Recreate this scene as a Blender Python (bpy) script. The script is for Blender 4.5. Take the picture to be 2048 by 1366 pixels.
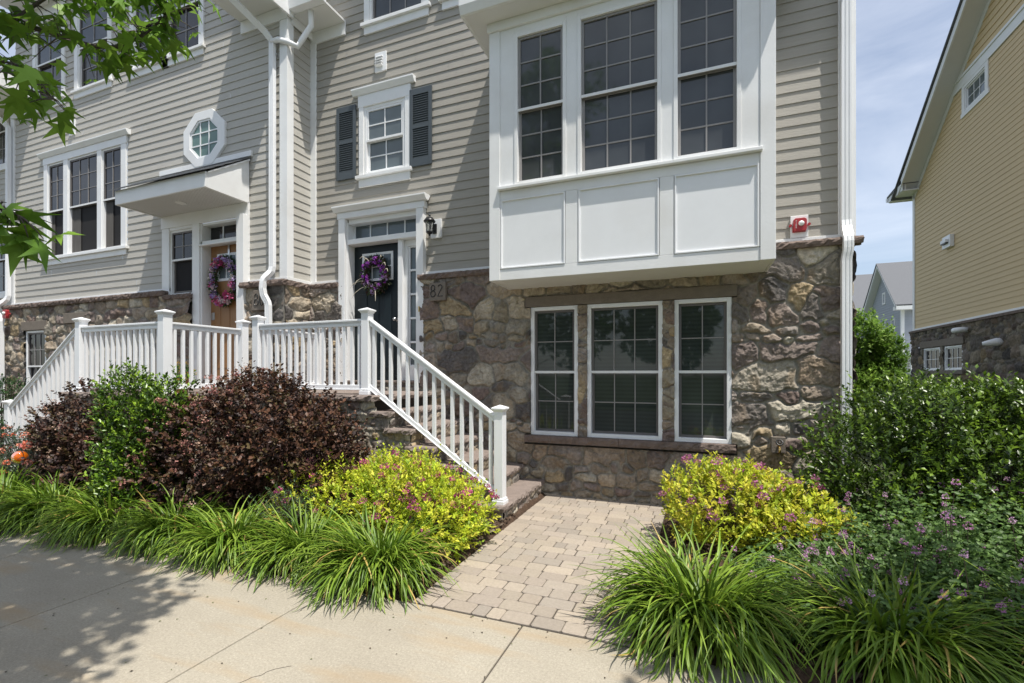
import bpy, math, random
import numpy as np
from mathutils import Vector, Matrix
R = math.radians
C = bpy.context.scene.collection
for o in list(bpy.data.objects): bpy.data.objects.remove(o)
random.seed(7)

# ---------------------------------------------------------------- camera
cam_d = bpy.data.cameras.new('camera'); cam = bpy.data.objects.new('camera', cam_d); C.objects.link(cam)
cam.location = (0, 0, 1.6); cam.rotation_euler = (R(90), 0, R(21.5))
cam_d.sensor_width = 36; cam_d.lens = 16.787; cam_d.shift_y = 0.0317; cam_d.clip_end = 2000; cam_d.clip_start = 0.05
bpy.context.scene.camera = cam

# ---------------------------------------------------------------- sky and sun
SUNV = Vector((0.35, -0.205, 1.0)).normalized()
w = bpy.data.worlds.new('World'); bpy.context.scene.world = w; w.use_nodes = True
nt = w.node_tree; bg = nt.nodes['Background']
sky = nt.nodes.new('ShaderNodeTexSky'); sky.sky_type = 'NISHITA'; sky.sun_disc = False
sky.sun_elevation = math.asin(SUNV.z); sky.sun_rotation = math.atan2(SUNV.x, SUNV.y)
sky.air_density = 1.0; sky.dust_density = 1.2; sky.ozone_density = 1.3
tc = nt.nodes.new('ShaderNodeTexCoord'); mp = nt.nodes.new('ShaderNodeMapping')
mp.inputs['Scale'].default_value = (1.2, 2.6, 4.5); mp.inputs['Rotation'].default_value = (0.3, 0.5, 0.6)
ns = nt.nodes.new('ShaderNodeTexNoise'); ns.inputs['Scale'].default_value = 1.6; ns.inputs['Detail'].default_value = 8; ns.inputs['Roughness'].default_value = 0.55
ns.inputs['Distortion'].default_value = 0.6
rp = nt.nodes.new('ShaderNodeValToRGB'); rp.color_ramp.elements[0].position = 0.38; rp.color_ramp.elements[1].position = 0.78
rp.color_ramp.elements[0].color = (0.17, 0.17, 0.17, 1); rp.color_ramp.elements[1].color = (0.62, 0.62, 0.62, 1)
mx = nt.nodes.new('ShaderNodeMixRGB'); mx.inputs['Color2'].default_value = (8.6, 8.9, 9.5, 1)
L = nt.links.new
L(tc.outputs['Generated'], mp.inputs['Vector']); L(mp.outputs[0], ns.inputs['Vector']); L(ns.outputs['Fac'], rp.inputs[0])
L(rp.outputs[0], mx.inputs['Fac']); L(sky.outputs[0], mx.inputs['Color1']); L(mx.outputs[0], bg.inputs['Color'])
bg.inputs['Strength'].default_value = 0.11
sd = bpy.data.lights.new('sun', 'SUN'); sd.energy = 4.2; sd.angle = R(0.55); sd.color = (1.0, 0.955, 0.88)
sun = bpy.data.objects.new('sun', sd); C.objects.link(sun); sun.location = (10, -8, 30)
sun.rotation_euler = (-SUNV).to_track_quat('-Z', 'Y').to_euler()
sc = bpy.context.scene
sc.view_settings.view_transform = 'Standard'; sc.view_settings.look = 'None'; sc.view_settings.gamma = 1
sc.view_settings.exposure = 0.45

# ---------------------------------------------------------------- materials
def newmat(name):
    m = bpy.data.materials.new(name); m.use_nodes = True
    return m, m.node_tree, m.node_tree.nodes['Principled BSDF']
def mat(name, col, rough=0.6, var=0.0, scale=8.0, bump=0.0, bscale=60.0, spec=0.5, metal=0.0, stretch=(1,1,1), attr=False, coat=0, transl=0.0, dirt=0.0):
    m, n, b = newmat(name)
    b.inputs['Roughness'].default_value = rough; b.inputs['Specular IOR Level'].default_value = spec
    b.inputs['Metallic'].default_value = metal; b.inputs['Coat Weight'].default_value = coat
    tc = n.nodes.new('ShaderNodeTexCoord'); mp = n.nodes.new('ShaderNodeMapping'); mp.inputs['Scale'].default_value = stretch
    n.links.new(tc.outputs['Object'], mp.inputs['Vector'])
    if attr:
        a = n.nodes.new('ShaderNodeAttribute'); a.attribute_name = 'col'; src = a.outputs['Color']
    else:
        a = n.nodes.new('ShaderNodeRGB'); a.outputs[0].default_value = (*col, 1); src = a.outputs[0]
    if var > 0:
        t = n.nodes.new('ShaderNodeTexNoise'); t.inputs['Scale'].default_value = scale; t.inputs['Detail'].default_value = 6; t.inputs['Roughness'].default_value = 0.65
        n.links.new(mp.outputs[0], t.inputs['Vector'])
        mr = n.nodes.new('ShaderNodeMapRange'); mr.inputs['From Min'].default_value = 0.25; mr.inputs['From Max'].default_value = 0.75
        mr.inputs['To Min'].default_value = 1 - var; mr.inputs['To Max'].default_value = 1 + var
        n.links.new(t.outputs['Fac'], mr.inputs['Value'])
        mu = n.nodes.new('ShaderNodeVectorMath'); mu.operation = 'SCALE'
        n.links.new(src, mu.inputs[0]); n.links.new(mr.outputs[0], mu.inputs['Scale']); src = mu.outputs[0]
    if dirt > 0:
        t = n.nodes.new('ShaderNodeTexNoise'); t.inputs['Scale'].default_value = 1.3; t.inputs['Detail'].default_value = 8
        n.links.new(tc.outputs['Object'], t.inputs['Vector'])
        cr = n.nodes.new('ShaderNodeValToRGB'); cr.color_ramp.elements[0].position = 0.5; cr.color_ramp.elements[1].position = 0.75
        n.links.new(t.outputs['Fac'], cr.inputs[0])
        f = n.nodes.new('ShaderNodeMath'); f.operation = 'MULTIPLY'; f.inputs[1].default_value = dirt; n.links.new(cr.outputs[0], f.inputs[0])
        mm = n.nodes.new('ShaderNodeMixRGB'); mm.inputs['Color2'].default_value = (col[0]*0.6, col[1]*0.52, col[2]*0.42, 1)
        n.links.new(f.outputs[0], mm.inputs['Fac']); n.links.new(src, mm.inputs['Color1']); src = mm.outputs[0]
    n.links.new(src, b.inputs['Base Color'])
    if bump > 0:
        t = n.nodes.new('ShaderNodeTexNoise'); t.inputs['Scale'].default_value = bscale; t.inputs['Detail'].default_value = 5
        n.links.new(mp.outputs[0], t.inputs['Vector'])
        bp = n.nodes.new('ShaderNodeBump'); bp.inputs['Strength'].default_value = bump; bp.inputs['Distance'].default_value = 0.01
        n.links.new(t.outputs['Fac'], bp.inputs['Height']); n.links.new(bp.outputs[0], b.inputs['Normal'])
    if transl > 0:
        tr = n.nodes.new('ShaderNodeBsdfTranslucent'); ms = n.nodes.new('ShaderNodeMixShader'); ms.inputs[0].default_value = transl
        n.links.new(src, tr.inputs['Color']); n.links.new(b.outputs[0], ms.inputs[1]); n.links.new(tr.outputs[0], ms.inputs[2])
        n.links.new(ms.outputs[0], n.nodes['Material Output'].inputs['Surface'])
    return m
M = {}
M['white'] = mat('white_paint', (0.82, 0.825, 0.82), 0.45, 0.05, 2, 0.1, 40, dirt=0.25)
M['vinyl'] = mat('white_vinyl', (0.84, 0.85, 0.86), 0.36, 0.03, 3, dirt=0.14)
M['soffit'] = mat('soffit_white', (0.74, 0.74, 0.72), 0.6, 0.03, 3)
M['siding'] = mat('greige_siding', (0.355, 0.333, 0.29), 0.65, 0.08, 6, 0.35, 30, stretch=(0.5, 6, 8), dirt=0.05)
M['sidingL'] = mat('pale_siding', (0.465, 0.445, 0.40), 0.65, 0.07, 6, 0.35, 30, stretch=(0.5, 6, 8), dirt=0.05)
M['yellow'] = mat('yellow_siding', (0.65, 0.50, 0.29), 0.65, 0.06, 6, 0.3, 30, stretch=(0.5, 6, 8), dirt=0.05)
M['blue'] = mat('blue_siding', (0.36, 0.385, 0.43), 0.65, 0.05, 3)
M['stone'] = mat('field_stone', (0.3, 0.26, 0.2), 0.88, 0.42, 22, 0.8, 90, attr=True, spec=0.2)
M['mortar'] = mat('mortar', (0.22, 0.2, 0.17), 0.95, 0.1)
M['cap'] = mat('brown_flagstone', (0.235, 0.19, 0.165), 0.8, 0.2, 9, 0.8, 45, spec=0.3)
M['ledge'] = mat('brown_ledge', (0.17, 0.13, 0.11), 0.85, 0.3, 9, 1.0, 40, spec=0.25)
M['lintel'] = mat('brown_lintel', (0.20, 0.17, 0.14), 0.85, 0.15, 12, 0.5, 60, spec=0.25)
M['sash'] = mat('grey_sash', (0.27, 0.26, 0.255), 0.5, 0.03)
M['sashd'] = mat('dark_taupe_sash', (0.13, 0.12, 0.115), 0.5, 0.03)
M['shutter'] = mat('slate_shutter', (0.065, 0.08, 0.09), 0.5, 0.05, 5)
M['doorblack'] = mat('dark_teal_door', (0.008, 0.015, 0.019), 0.4, 0.05, 4, spec=0.3)
M['doortan'] = mat('tan_door', (0.30, 0.15, 0.055), 0.45, 0.14, 6, 0.1, 30, stretch=(6, 6, 0.6))
M['black'] = mat('black_metal', (0.012, 0.012, 0.013), 0.35)
M['steel'] = mat('brushed_steel', (0.55, 0.55, 0.55), 0.3, metal=1)
M['brass'] = mat('brass', (0.6, 0.42, 0.16), 0.3, metal=1)
M['red'] = mat('red_enamel', (0.36, 0.03, 0.035), 0.4)
M['lens'] = mat('clear_lens', (0.75, 0.76, 0.74), 0.1)
M['mulch'] = mat('bark_mulch', (0.075, 0.05, 0.035), 0.95, 0.6, 25, 1.0, 60, spec=0.1)
M['lawn'] = mat('lawn_ground', (0.06, 0.075, 0.035), 0.95, 0.4, 6, 0.8, 80, spec=0.1)
M['asphalt'] = mat('asphalt', (0.055, 0.055, 0.055), 0.9, 0.15, 30, 0.4, 150, spec=0.3)
M['joint'] = mat('dark_joint', (0.06, 0.05, 0.04), 0.95)
M['paver'] = mat('paver', (0.4, 0.35, 0.28), 0.9, 0.14, 60, 0.35, 220, attr=True, spec=0.2)
M['shingle'] = mat('roof_shingle', (0.15, 0.155, 0.165), 0.9, 0.35, 14, 0.5, 40, stretch=(1, 4, 1))
M['bark'] = mat('grey_bark', (0.10, 0.085, 0.07), 0.9, 0.3, 20, 0.8, 30, stretch=(1, 1, 0.3))
M['twig'] = mat('brown_twig', (0.08, 0.055, 0.04), 0.85)
M['twigr'] = mat('reddish_twig', (0.09, 0.05, 0.035), 0.85)
M['leaf'] = mat('leaf', (0.1, 0.2, 0.05), 0.5, attr=True, transl=0.38, spec=0.4)
M['blade'] = mat('grass_blade', (0.1, 0.2, 0.05), 0.42, attr=True, transl=0.24, spec=0.4)
M['gloss'] = mat('glossy_leaf', (0.05, 0.12, 0.03), 0.33, attr=True, transl=0.18, spec=0.45)
M['darkleaf'] = mat('matte_leaf', (0.05, 0.03, 0.02), 0.5, attr=True, transl=0.12, spec=0.35)
M['petal'] = mat('petal', (0.5, 0.1, 0.3), 0.7, attr=True, transl=0.25, spec=0.2)
M['pot'] = mat('terracotta', (0.35, 0.13, 0.06), 0.8, 0.1)

def concrete():
    m, n, b = newmat('concrete'); b.inputs['Roughness'].default_value = 0.9; b.inputs['Specular IOR Level'].default_value = 0.25
    tc = n.nodes.new('ShaderNodeTexCoord')
    a = n.nodes.new('ShaderNodeTexNoise'); a.inputs['Scale'].default_value = 1.1; a.inputs['Detail'].default_value = 8; a.inputs['Roughness'].default_value = 0.6
    f = n.nodes.new('ShaderNodeTexNoise'); f.inputs['Scale'].default_value = 70; f.inputs['Detail'].default_value = 8; f.inputs['Roughness'].default_value = 0.8
    v = n.nodes.new('ShaderNodeTexVoronoi'); v.inputs['Scale'].default_value = 55
    for t in (a, f, v): n.links.new(tc.outputs['Object'], t.inputs['Vector'])
    r1 = n.nodes.new('ShaderNodeValToRGB'); r1.color_ramp.elements[0].position = 0.3; r1.color_ramp.elements[1].position = 0.7
    r1.color_ramp.elements[0].color = (0.32, 0.285, 0.225, 1); r1.color_ramp.elements[1].color = (0.41, 0.37, 0.295, 1)
    n.links.new(a.outputs['Fac'], r1.inputs[0])
    r2 = n.nodes.new('ShaderNodeMapRange'); r2.inputs['From Min'].default_value = 0.3; r2.inputs['From Max'].default_value = 0.7; r2.inputs['To Min'].default_value = 0.70; r2.inputs['To Max'].default_value = 1.25
    n.links.new(f.outputs['Fac'], r2.inputs['Value'])
    r3 = n.nodes.new('ShaderNodeMapRange'); r3.inputs['From Min'].default_value = 0.0; r3.inputs['From Max'].default_value = 0.25; r3.inputs['To Min'].default_value = 1.3; r3.inputs['To Max'].default_value = 0.97
    n.links.new(v.outputs['Distance'], r3.inputs['Value'])
    s1 = n.nodes.new('ShaderNodeVectorMath'); s1.operation = 'SCALE'; s2 = n.nodes.new('ShaderNodeVectorMath'); s2.operation = 'SCALE'
    n.links.new(r1.outputs[0], s1.inputs[0]); n.links.new(r2.outputs[0], s1.inputs['Scale'])
    n.links.new(s1.outputs[0], s2.inputs[0]); n.links.new(r3.outputs[0], s2.inputs['Scale'])
    # rusty stain streaks
    st = n.nodes.new('ShaderNodeTexNoise'); st.inputs['Scale'].default_value = 2.2; st.inputs['Detail'].default_value = 9
    mp = n.nodes.new('ShaderNodeMapping'); mp.inputs['Scale'].default_value = (0.45, 2.2, 1); n.links.new(tc.outputs['Object'], mp.inputs['Vector']); n.links.new(mp.outputs[0], st.inputs['Vector'])
    cr = n.nodes.new('ShaderNodeValToRGB'); cr.color_ramp.elements[0].position = 0.53; cr.color_ramp.elements[1].position = 0.78
    cr.color_ramp.elements[1].color = (0.75, 0.75, 0.75, 1)
    n.links.new(st.outputs['Fac'], cr.inputs[0])
    mm = n.nodes.new('ShaderNodeMixRGB'); mm.inputs['Color2'].default_value = (0.36, 0.26, 0.15, 1)
    n.links.new(cr.outputs[0], mm.inputs['Fac']); n.links.new(s2.outputs[0], mm.inputs['Color1'])
    n.links.new(mm.outputs[0], b.inputs['Base Color'])
    bp = n.nodes.new('ShaderNodeBump'); bp.inputs['Strength'].default_value = 0.35; bp.inputs['Distance'].default_value = 0.004
    n.links.new(f.outputs['Fac'], bp.inputs['Height']); n.links.new(bp.outputs[0], b.inputs['Normal'])
    return m
M['concrete'] = concrete()
def glass(name, col, rough=0.04, blinds=0.0, screen=0.0, ior=1.52):
    m, n, b = newmat(name); b.inputs['Roughness'].default_value = rough; b.inputs['IOR'].default_value = ior
    tc = n.nodes.new('ShaderNodeTexCoord')
    a = n.nodes.new('ShaderNodeTexNoise'); a.inputs['Scale'].default_value = 1.5; a.inputs['Detail'].default_value = 3
    n.links.new(tc.outputs['Object'], a.inputs['Vector'])
    mr = n.nodes.new('ShaderNodeMapRange'); mr.inputs['To Min'].default_value = 0.35; mr.inputs['To Max'].default_value = 1.9
    n.links.new(a.outputs['Fac'], mr.inputs['Value']); fac = mr.outputs[0]
    if blinds > 0:
        sx = n.nodes.new('ShaderNodeSeparateXYZ'); n.links.new(tc.outputs['Object'], sx.inputs[0])
        mu = n.nodes.new('ShaderNodeMath'); mu.operation = 'MULTIPLY'; mu.inputs[1].default_value = 2*math.pi/0.05; n.links.new(sx.outputs['Z'], mu.inputs[0])
        si = n.nodes.new('ShaderNodeMath'); si.operation = 'SINE'; n.links.new(mu.outputs[0], si.inputs[0])
        ma = n.nodes.new('ShaderNodeMath'); ma.operation = 'MULTIPLY_ADD'; ma.inputs[1].default_value = blinds; ma.inputs[2].default_value = 1; n.links.new(si.outputs[0], ma.inputs[0])
        m2 = n.nodes.new('ShaderNodeMath'); m2.operation = 'MULTIPLY'; n.links.new(fac, m2.inputs[0]); n.links.new(ma.outputs[0], m2.inputs[1]); fac = m2.outputs[0]
    s = n.nodes.new('ShaderNodeVectorMath'); s.operation = 'SCALE'; s.inputs[0].default_value = col; n.links.new(fac, s.inputs['Scale'])
    n.links.new(s.outputs[0], b.inputs['Base Color'])
    bp = n.nodes.new('ShaderNodeBump'); bp.inputs['Strength'].default_value = 0.03; bp.inputs['Distance'].default_value = 0.02
    n.links.new(a.outputs['Fac'], bp.inputs['Height']); n.links.new(bp.outputs[0], b.inputs['Normal'])
    return m
M['glasslow'] = glass('window_glass_low', (0.034, 0.043, 0.039), 0.03, 0.14)
M['glassbay'] = glass('window_glass_screened', (0.055, 0.06, 0.063), 0.05, 0.0)
M['glassdark'] = glass('window_glass_dark', (0.012, 0.012, 0.014), 0.06)
M['glasscurt'] = glass('window_glass_curtain', (0.10, 0.125, 0.135), 0.05)
M['glassoct'] = glass('window_glass_green', (0.10, 0.17, 0.15), 0.06)
M['open'] = mat('dark_interior', (0.012, 0.011, 0.012), 0.9)
M['curtain'] = mat('grey_curtain', (0.09, 0.085, 0.08), 0.9, 0.3, 5, stretch=(12, 1, 0.3))
m, n, b = newmat('amber_glass'); b.inputs['Base Color'].default_value = (0.85, 0.2, 0.01, 1); b.inputs['Roughness'].default_value = 0.05; b.inputs['Transmission Weight'].default_value = 0.5; M['amber'] = m
m, n, b = newmat('lantern_glass'); b.inputs['Base Color'].default_value = (0.8, 0.8, 0.75, 1); b.inputs['Roughness'].default_value = 0.05; b.inputs['Transmission Weight'].default_value = 0.9; M['lglass'] = m

# ---------------------------------------------------------------- object helpers
def tag(o, label=None, cat=None, group=None, kind=None):
    if label: o['label'] = label
    if cat: o['category'] = cat
    if group: o['group'] = group
    if kind: o['kind'] = kind
    return o
def empty(name, loc, label, cat, group=None, rz=0):
    o = bpy.data.objects.new(name, None); C.objects.link(o); o.location = loc; o.rotation_euler = (0, 0, rz)
    o.empty_display_size = 0.2; o['loc'] = list(loc)
    return tag(o, label, cat, group)
def abs_origin(p):
    x = y = z = 0.0
    while p is not None:
        x += p.location.x; y += p.location.y; z += p.location.z; p = p.parent
    return np.array((x, y, z))
def link(name, me, parent=None, loc=(0, 0, 0), mats=()):
    for m in mats: me.materials.append(m)
    o = bpy.data.objects.new(name, me); C.objects.link(o); o.location = loc
    if parent is not None: o.parent = parent
    return o
def fastmesh(name, V, F, cols=None, smooth=False, mi=None):
    """V (n,3); F list of arrays (m,k) of equal k, or one array."""
    if isinstance(F, np.ndarray): F = [F]
    F = [f for f in F if len(f)]
    me = bpy.data.meshes.new(name)
    me.vertices.add(len(V)); me.vertices.foreach_set('co', np.ascontiguousarray(V, dtype=np.float32).ravel())
    loops = np.concatenate([f.ravel() for f in F]).astype(np.int32)
    tot = np.concatenate([np.full(len(f), f.shape[1]) for f in F]).astype(np.int32)
    st = np.concatenate([[0], np.cumsum(tot)[:-1]]).astype(np.int32)
    me.loops.add(len(loops)); me.loops.foreach_set('vertex_index', loops)
    me.polygons.add(len(tot)); me.polygons.foreach_set('loop_start', st); me.polygons.foreach_set('loop_total', tot)
    if smooth: me.polygons.foreach_set('use_smooth', np.ones(len(tot), dtype=bool))
    if mi is not None: me.polygons.foreach_set('material_index', np.asarray(mi, dtype=np.int32))
    me.update(calc_edges=True)
    if cols is not None:
        a = me.color_attributes.new('col', 'FLOAT_COLOR', 'POINT')
        c4 = np.ones((len(V), 4), dtype=np.float32); c4[:, :3] = cols; a.data.foreach_set('color', c4.ravel())
    me.validate()
    return me
class MB:
    def __init__(s): s.v = []; s.f = []; s.c = []; s.cur = (1, 1, 1); s.mi = []; s.m = 0
    def add(s, vs, fs):
        k = len(s.v); s.v += [tuple(v) for v in vs]; s.c += [s.cur]*len(vs)
        for f in fs: s.f.append(tuple(i+k for i in f)); s.mi.append(s.m)
        return s
    def box(s, x0, x1, y0, y1, z0, z1):
        return s.add([(x0,y0,z0),(x1,y0,z0),(x1,y1,z0),(x0,y1,z0),(x0,y0,z1),(x1,y0,z1),(x1,y1,z1),(x0,y1,z1)],
                     [(0,3,2,1),(4,5,6,7),(0,1,5,4),(1,2,6,5),(2,3,7,6),(3,0,4,7)])
    def quad(s, a, b, c, d): return s.add([a,b,c,d], [(0,1,2,3)])
    def prism(s, poly, a, b, axis='y'):
        """poly list of 2D points extruded along axis from a to b"""
        n = len(poly)
        def P(p, t):
            return {'y': (p[0], t, p[1]), 'x': (t, p[0], p[1]), 'z': (p[0], p[1], t)}[axis]
        vs = [P(p, a) for p in poly] + [P(p, b) for p in poly]
        fs = [tuple(range(n)), tuple(range(2*n-1, n-1, -1))] + [(i, i+n, (i+1) % n + n, (i+1) % n) for i in range(n)]
        return s.add(vs, fs)
    def beam(s, A, B, w, h0, h1):
        """beam along A->B, horizontal width w, vertical from h0 to h1 about the line, ends cut plumb"""
        A = Vector(A); B = Vector(B); d = Vector((B.x-A.x, B.y-A.y, 0)).normalized(); n = Vector((-d.y, d.x, 0))*w/2
        vs = []
        for P in (A, B):
            for q, h in ((-n, h0), (n, h0), (n, h1), (-n, h1)): vs.append(P+q+Vector((0, 0, h)))
        return s.add(vs, [(0,1,2,3),(7,6,5,4),(0,4,5,1),(1,5,6,2),(2,6,7,3),(3,7,4,0)])
    def tube(s, pts, rad, n=8, closed=False):
        pts = [Vector(p) for p in pts]; m = len(pts)
        rads = rad if isinstance(rad, (list, tuple)) else [rad]*m
        vs = []; prev = None
        for i, p in enumerate(pts):
            if closed: d = pts[(i+1) % m]-pts[i-1]
            else: d = pts[min(i+1, m-1)]-pts[max(i-1, 0)]
            d.normalize()
            if prev is None: u = d.orthogonal().normalized()
            else: u = (prev - d*prev.dot(d)); u = u.normalized() if u.length > 1e-6 else d.orthogonal().normalized()
            prev = u; v = d.cross(u)
            for k in range(n):
                t = 2*math.pi*k/n; vs.append(p + (u*math.cos(t)+v*math.sin(t))*rads[i])
        fs = []
        for i in range(m if closed else m-1):
            j = (i+1) % m
            for k in range(n): fs.append((i*n+k, i*n+(k+1) % n, j*n+(k+1) % n, j*n+k))
        if not closed: fs += [tuple(range(n-1, -1, -1)), tuple(range((m-1)*n, m*n))]
        return s.add(vs, fs)
    def lathe(s, prof, cx, cy, n=16):
        vs = []
        for r, z in prof:
            for k in range(n): t = 2*math.pi*k/n; vs.append((cx+r*math.cos(t), cy+r*math.sin(t), z))
        fs = []
        for i in range(len(prof)-1):
            for k in range(n): fs.append((i*n+k, i*n+(k+1) % n, (i+1)*n+(k+1) % n, (i+1)*n+k))
        fs += [tuple(range(n-1, -1, -1)), tuple(range((len(prof)-1)*n, len(prof)*n))]
        return s.add(vs, fs)
    def build(s, name, mats, parent=None, bevel=0.0, smooth=False, local=False, col=False):
        if not isinstance(mats, (list, tuple)): mats = [mats]
        org = np.zeros(3) if local else (abs_origin(parent) if parent is not None else np.zeros(3))
        me = bpy.data.meshes.new(name)
        me.from_pydata([tuple(np.array(v)-org) for v in s.v], [], s.f)
        for m in mats: me.materials.append(M[m])
        if len(mats) > 1: me.polygons.foreach_set('material_index', s.mi)
        if smooth: me.polygons.foreach_set('use_smooth', [True]*len(me.polygons))
        if col:
            a = me.color_attributes.new('col', 'FLOAT_COLOR', 'POINT')
            for i, c in enumerate(s.c): a.data[i].color = (*c, 1)
        me.update()
        o = link(name, me, parent)
        if bevel > 0:
            b = o.modifiers.new('bevel', 'BEVEL'); b.width = bevel; b.segments = 2; b.limit_method = 'ANGLE'
        return o

# ---------------------------------------------------------------- noise
def vnoise(x, z, f, seed):
    rs = np.random.RandomState(seed); T = rs.rand(256, 256)
    x = x*f+500.3; z = z*f+700.7
    xi = np.floor(x).astype(int); zi = np.floor(z).astype(int); fx = x-xi; fz = z-zi
    fx = fx*fx*(3-2*fx); fz = fz*fz*(3-2*fz)
    a = T[xi & 255, zi & 255]; b_ = T[(xi+1) & 255, zi & 255]; c_ = T[xi & 255, (zi+1) & 255]; d_ = T[(xi+1) & 255, (zi+1) & 255]
    return (a*(1-fx)+b_*fx)*(1-fz)+(c_*(1-fx)+d_*fx)*fz
def chisel(x, z, s, seed):
    rs = np.random.RandomState(seed); T = rs.rand(4, 128, 128); gx = x/s+300; gz = z/s+300; ix = np.floor(gx).astype(int); iz = np.floor(gz).astype(int)
    best = np.full(x.shape, 9.); out = np.zeros(x.shape)
    for i in (-1, 0, 1):
        for j in (-1, 0, 1):
            cx_ = (ix+i) & 127; cz_ = (iz+j) & 127; dx = gx-(ix+i+T[0, cx_, cz_]); dz = gz-(iz+j+T[1, cx_, cz_]); d = dx*dx+dz*dz
            th = T[2, cx_, cz_]*6.283; v = 0.9*(np.cos(th)*dx+np.sin(th)*dz)+0.5*(T[3, cx_, cz_]-.5)
            k = d < best; out = np.where(k, v, out); best = np.where(k, d, best)
    return out
PAL = np.array([(0.30,0.245,0.19),(0.22,0.175,0.14),(0.17,0.125,0.115),(0.24,0.20,0.165),(0.115,0.105,0.105),(0.31,0.235,0.14),(0.25,0.21,0.19),
                (0.38,0.34,0.28),(0.20,0.16,0.145),(0.27,0.225,0.165),(0.16,0.14,0.13),(0.27,0.24,0.20),(0.19,0.15,0.14),(0.33,0.28,0.22)])
def stone_wall(name, parent, org, w, h, res, seed, openings=(), rz=0.0, amp=0.05, size=1.0, local=False, warm=1.0, edge_l=False, edge_r=False, z0=0.0):
    """relief of separate mortared field stones on local x 0..w, z 0..h, outward local -y"""
    rs = np.random.RandomState(seed)
    nx = max(2, int(w/res)); nz = max(2, int(h/res))
    X, Z = np.meshgrid(np.linspace(0, w, nx+1), np.linspace(0, h, nz+1))
    S = []; z = -0.1
    while z < h+0.2:
        rh = rs.choice([0.11, 0.16, 0.20, 0.26])*size; x = -0.3
        while x < w+0.3:
            sw = rs.uniform(0.7, 1.9)*rh*rs.choice([0.8, 1, 1.3]) + 0.04*size
            S.append((x+sw/2, z+rh/2+rs.uniform(-.35, .35)*rh, sw*rs.uniform(.75, 1.1), rh*rs.uniform(.8, 1.35))); x += sw
        z += rh
    S = np.array(S); n = len(S)
    wx = X + (vnoise(X, Z, 5, seed)-.5)*0.09*size + (vnoise(X, Z, 14, seed+1)-.5)*0.03*size
    wz = Z + (vnoise(X, Z, 5, seed+2)-.5)*0.09*size + (vnoise(X, Z, 14, seed+3)-.5)*0.03*size
    fx = wx.ravel(); fz = wz.ravel(); N = len(fx)
    d1 = np.empty(N); d2 = np.empty(N); id1 = np.empty(N, int)
    order = np.argsort(fx, kind='stable')
    for c0 in range(0, N, 6000):
        ix = order[c0:c0+6000]; lo, hi = fx[ix].min()-.6*size, fx[ix].max()+.6*size
        k = np.where((S[:, 0] > lo) & (S[:, 0] < hi))[0]
        dx = np.abs(fx[ix][:, None]-S[k, 0])/(S[k, 2]/2); dz = np.abs(fz[ix][:, None]-S[k, 1])/(S[k, 3]/2)
        d = (dx**3+dz**3)**(1/3.)
        p = np.argpartition(d, 1, axis=1)[:, :2]; dd = np.take_along_axis(d, p, 1)
        sw = dd[:, 0] > dd[:, 1]; a0 = np.where(sw, p[:, 1], p[:, 0])
        d1[ix] = np.minimum(dd[:, 0], dd[:, 1]); d2[ix] = np.maximum(dd[:, 0], dd[:, 1]); id1[ix] = k[a0]
    g = (d2-d1)*0.5*np.minimum(S[id1, 2], S[id1, 3])/2
    m = np.clip((g-0.004)/0.013, 0, 1); m = m*m*(3-2*m)
    u = (fx-S[id1, 0])/(S[id1, 2]/2); v = (fz-S[id1, 1])/(S[id1, 3]/2)
    K = 5; th = rs.rand(n, K)*2*math.pi; sl = rs.uniform(0.15, 0.85, (n, K)); of = rs.uniform(0.75, 1.1, (n, K))
    pl = np.full(N, 9.)
    for k in range(K): pl = np.minimum(pl, of[id1, k]-sl[id1, k]*(u*np.cos(th[id1, k])+v*np.sin(th[id1, k])))
    pl = np.clip(pl, 0.05, 1.3)
    hh = rs.uniform(0.45, 1.0, n)[id1]
    nz1 = vnoise(fx, fz, 18, seed+5)-.5; nz2 = np.abs(vnoise(fx, fz, 34, seed+6)-.5); nz3 = vnoise(fx, fz, 75, seed+7)-.5
    ch1 = chisel(fx, fz, 0.075*size, seed+11); ch2 = chisel(fx, fz, 0.035*size, seed+12)
    H = amp*(m*(0.24+hh*pl*0.95) + m*(0.14*nz1-0.20*nz2+0.10*nz3+0.26*ch1+0.16*ch2) + (1-m)*0.05*nz3)
    Hm = H.reshape(X.shape)
    if edge_r: Hm = Hm*np.clip((w-X)/0.03, 0, 1)
    if edge_l: Hm = Hm*np.clip(X/0.03, 0, 1)
    ci = rs.randint(0, len(PAL), n); cc = (PAL[ci]*0.82+PAL[ci].mean(1, keepdims=True)*0.18)*np.array([1.10, 1.08, 1.01])*rs.uniform(0.8, 1.2, (n, 1))
    st = vnoise(fx, fz, 9, seed+8)[:, None]; oc = cc[id1]*(0.8+0.4*st)
    rust = np.clip((vnoise(fx, fz, 6, seed+9)-.66)*4, 0, 1)[:, None]*0.45
    oc = oc*(1-rust)+np.array([0.27, 0.19, 0.115])*rust
    mort = np.array([0.25, 0.23, 0.195])*(0.85+0.3*vnoise(fx, fz, 30, seed+4)[:, None])
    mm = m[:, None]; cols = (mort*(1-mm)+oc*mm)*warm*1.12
    V = np.stack([X.ravel(), -Hm.ravel(), Z.ravel()+z0], 1)
    I = np.arange((nx+1)*(nz+1)).reshape(nz+1, nx+1)
    F = np.stack([I[:-1, :-1], I[:-1, 1:], I[1:, 1:], I[1:, :-1]], -1).reshape(-1, 4)
    cx = (X[:-1, :-1]+X[1:, 1:]).ravel()/2; cz = (Z[:-1, :-1]+Z[1:, 1:]).ravel()/2+z0
    keep = np.ones(len(F), bool)
    for (a, b_, c_, d_) in openings: keep &= ~((cx > a) & (cx < b_) & (cz > c_) & (cz < d_))
    F = F[keep]
    me = fastmesh(name, V, F, cols, smooth=res > 0.011)
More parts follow.
